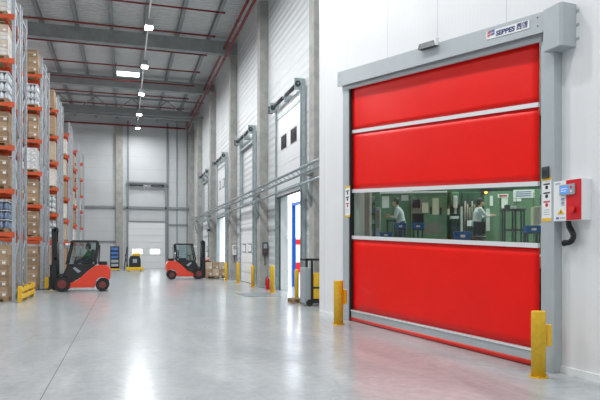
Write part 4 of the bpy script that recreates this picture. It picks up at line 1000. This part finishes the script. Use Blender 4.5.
# beige box + trestle, table
D = 17.6
t = pthing('workbench', 'black steel two-level bench with small items at the right of the window', 'bench', 504, D)
hgt = zz(210.5, D) - FZ; w_ = PX(20, D)
for x in (0, w_ * .5, w_ - .05):
    for y in (0, .45): cab(t, x, x + .05, y, y + .05, 0, hgt, 'dark', 'leg', .005)
cab(t, -.03, w_ + .03, -.03, .53, hgt, hgt + .05, 'dark', 'bench_top', .01); cab(t, 0, w_, 0, .5, zz(231, D) - FZ, zz(229, D) - FZ, 'dark', 'lower_shelf', .005)
for i, (x, h, m, nm, lb) in enumerate(((.12, .12, 'dark', 'tool_case', 'dark tool case on the black bench'), (.30, .10, 'paper', 'paper_box', 'white paper box on the black bench'), (.46, .06, 'greybox', 'parts_tray', 'small grey tray at the right end of the black bench'))):
    q = pthing(nm, lb, 'box', 504, D, FZ + hgt + .051)
    MB().box(x - .07, x + .07, .1, .3, 0, h, .01).build('case_body', M[m], q); MB().box(x - .03, x + .03, .18, .22, h, h + .02, .004).build('lid_handle', M['dark'], q)
D = 16.4
t = pthing('workbench', 'black steel frame bench before the first worker', 'bench', 386.5, 17.3)
hgt = .98; w_ = PX(9, 17.9)
for x in (0, w_ - .05):
    for y in (0, .4): cab(t, x, x + .05, y, y + .05, 0, hgt, 'dark', 'leg', .005)
cab(t, -.02, w_ + .02, -.02, .47, hgt, hgt + .04, 'dark', 'bench_top', .01)
t = pthing('control_desk', 'beige control pedestal at the right edge of the window', 'cabinet', 533.5, D)
cab(t, 0, PX(9, D), 0, .4, zz(225, D) - FZ, zz(206.5, D) - FZ, 'beige', 'control_housing'); cab(t, PX(3, D), PX(5, D), .1, .3, 0, zz(225, D) - FZ, 'dark', 'pedestal')
# crates on stands
def crate(u0, u1, v0, v1, D, label, stand=True, h=None):
    t = pthing('plastic_crate', label, 'crate', u0, D, zz(v1, D), 'blue workshop crates'); w_ = PX(u1 - u0, D); h = zz(v0, D) - zz(v1, D)
    MB().box(0, w_, 0, .4, 0, h * .85, .015).build('crate_body', M['blue'], t); MB().box(-.02, w_ + .02, -.02, .42, h * .78, h, .01).build('rim', M['blue'], t); MB().box(w_ * .35, w_ * .65, -.024, -.02, h * .3, h * .6).build('tag_card', M['paper'], t)
    if stand:
        q = pthing('crate_stand', 'dark steel stand under the %s' % label.split(' on ')[0], 'stand', u0, D, FZ); top = zz(v1, D) - FZ
        if top > .06:
            for x in (.03, w_ - .07):
                for y in (.03, .33): MB().box(x, x + .04, y, y + .04, 0, top - .03).build('leg', M['dark'], q)
            MB().box(0, w_, 0, .4, top - .03, top).build('top_shelf', M['dark'], q)
    return t
crate(395, 406, 223, 229, 16.6, 'blue crate in front of the first worker on a stand')
crate(412, 424, 223, 229, 16.4, 'blue crate below the dark machine window on a stand')
crate(455, 470, 231.5, 240, 15.9, 'blue crate low beneath the drilling machine on a stand')
crate(526, 541, 225.5, 232.5, 15.8, 'blue crate at the right edge of the window on a stand')
crate(380, 392, 232, 237.5, 16.4, 'low blue crate at the left of the workshop window on a stand')
# swivel stool with black back
def stool(u, D, lab, hgt):
    t = pthing('work_chair', lab, 'chair', u, D)
    MB().lathe((0, 0, hgt), [(.17, 0), (.19, .03), (.17, .07)], 18).build('seat', M['black'], t); MB().tube((0, 0, .05), (0, 0, hgt), .03, n=10).build('stem', M['dark'], t)
    MB().box(-.17, .17, .12, .17, hgt + .12, hgt + .5, .03).build('backrest', M['black'], t); MB().bar((0, .14, hgt), (0, .16, hgt + .3), .03, .04).build('back_stem', M['dark'], t)
    mb = MB()
    for i in range(5): mb.bar((0, 0, .08), (math.cos(i * 2 * PI / 5) * .24, math.sin(i * 2 * PI / 5) * .24, .03), .04, .03)
    mb.build('star_base', M['dark'], t)
stool(418, 17.4, 'black swivel chair before the dark machine window', .72)
stool(480, 16.8, 'black swivel chair beside the second worker', .45)
# workers
def worker(label, u, D, v_head, rz, J):
    p = gp(u, D); person(label, (p.x, p.y, FZ), rz, J, 1, 1)
st = {'head': (.15, 0, 1.62), 'neck': (.06, 0, 1.44), 'hip': (-.04, 0, .93), 'look': (1, 0, -.35), 'el_l': (.12, .26, 1.14), 'wr_l': (.34, .14, 1.16), 'el_r': (.12, -.26, 1.14), 'wr_r': (.34, -.10, 1.2),
      'kn_l': (-.02, .10, .50), 'kn_r': (.02, -.11, .50), 'an_l': (-.08, .11, .085), 'an_r': (.02, -.12, .085), 'sleeve': .45}
worker('person in a pale grey shirt bending over the bench, left worker', 400.5, 18.3, 0, RZ + PI - .15, st)
st2 = dict(st); st2.update({'head': (.10, 0, 1.62), 'neck': (.04, 0, 1.44), 'hip': (-.04, 0, .93), 'look': (1, 0, -.2), 'el_l': (.16, .25, 1.14), 'wr_l': (.38, .2, 1.22), 'el_r': (.2, -.24, 1.16), 'wr_r': (.42, -.14, 1.2)})
worker('person in a pale grey shirt standing by the white machine column, right worker', 477.5, 18.4, 0, RZ + .2, st2)
# unseen lights added under the ceiling to brighten the workshop
for i, (x, y) in enumerate(((10, 16.2), (12.5, 13.5), (15.5, 15.5))):
    t = thing('added_workshop_light', 'unseen tube light added under the workshop ceiling', 'light', (x, y, 6.85), 0, 'added workshop lights')
    MB().box(-.7, .7, -.12, .12, .0, .12, .01).build('housing', M['white'], t); MB().box(-.66, .66, -.1, .1, -.012, -.001).build('tube', M['lampglow'], t)
    area('workshop_fill_light', (x, y, 6.8), 1.4, 190, (.97, 1, .97), shape='RECTANGLE', size_y=.3)
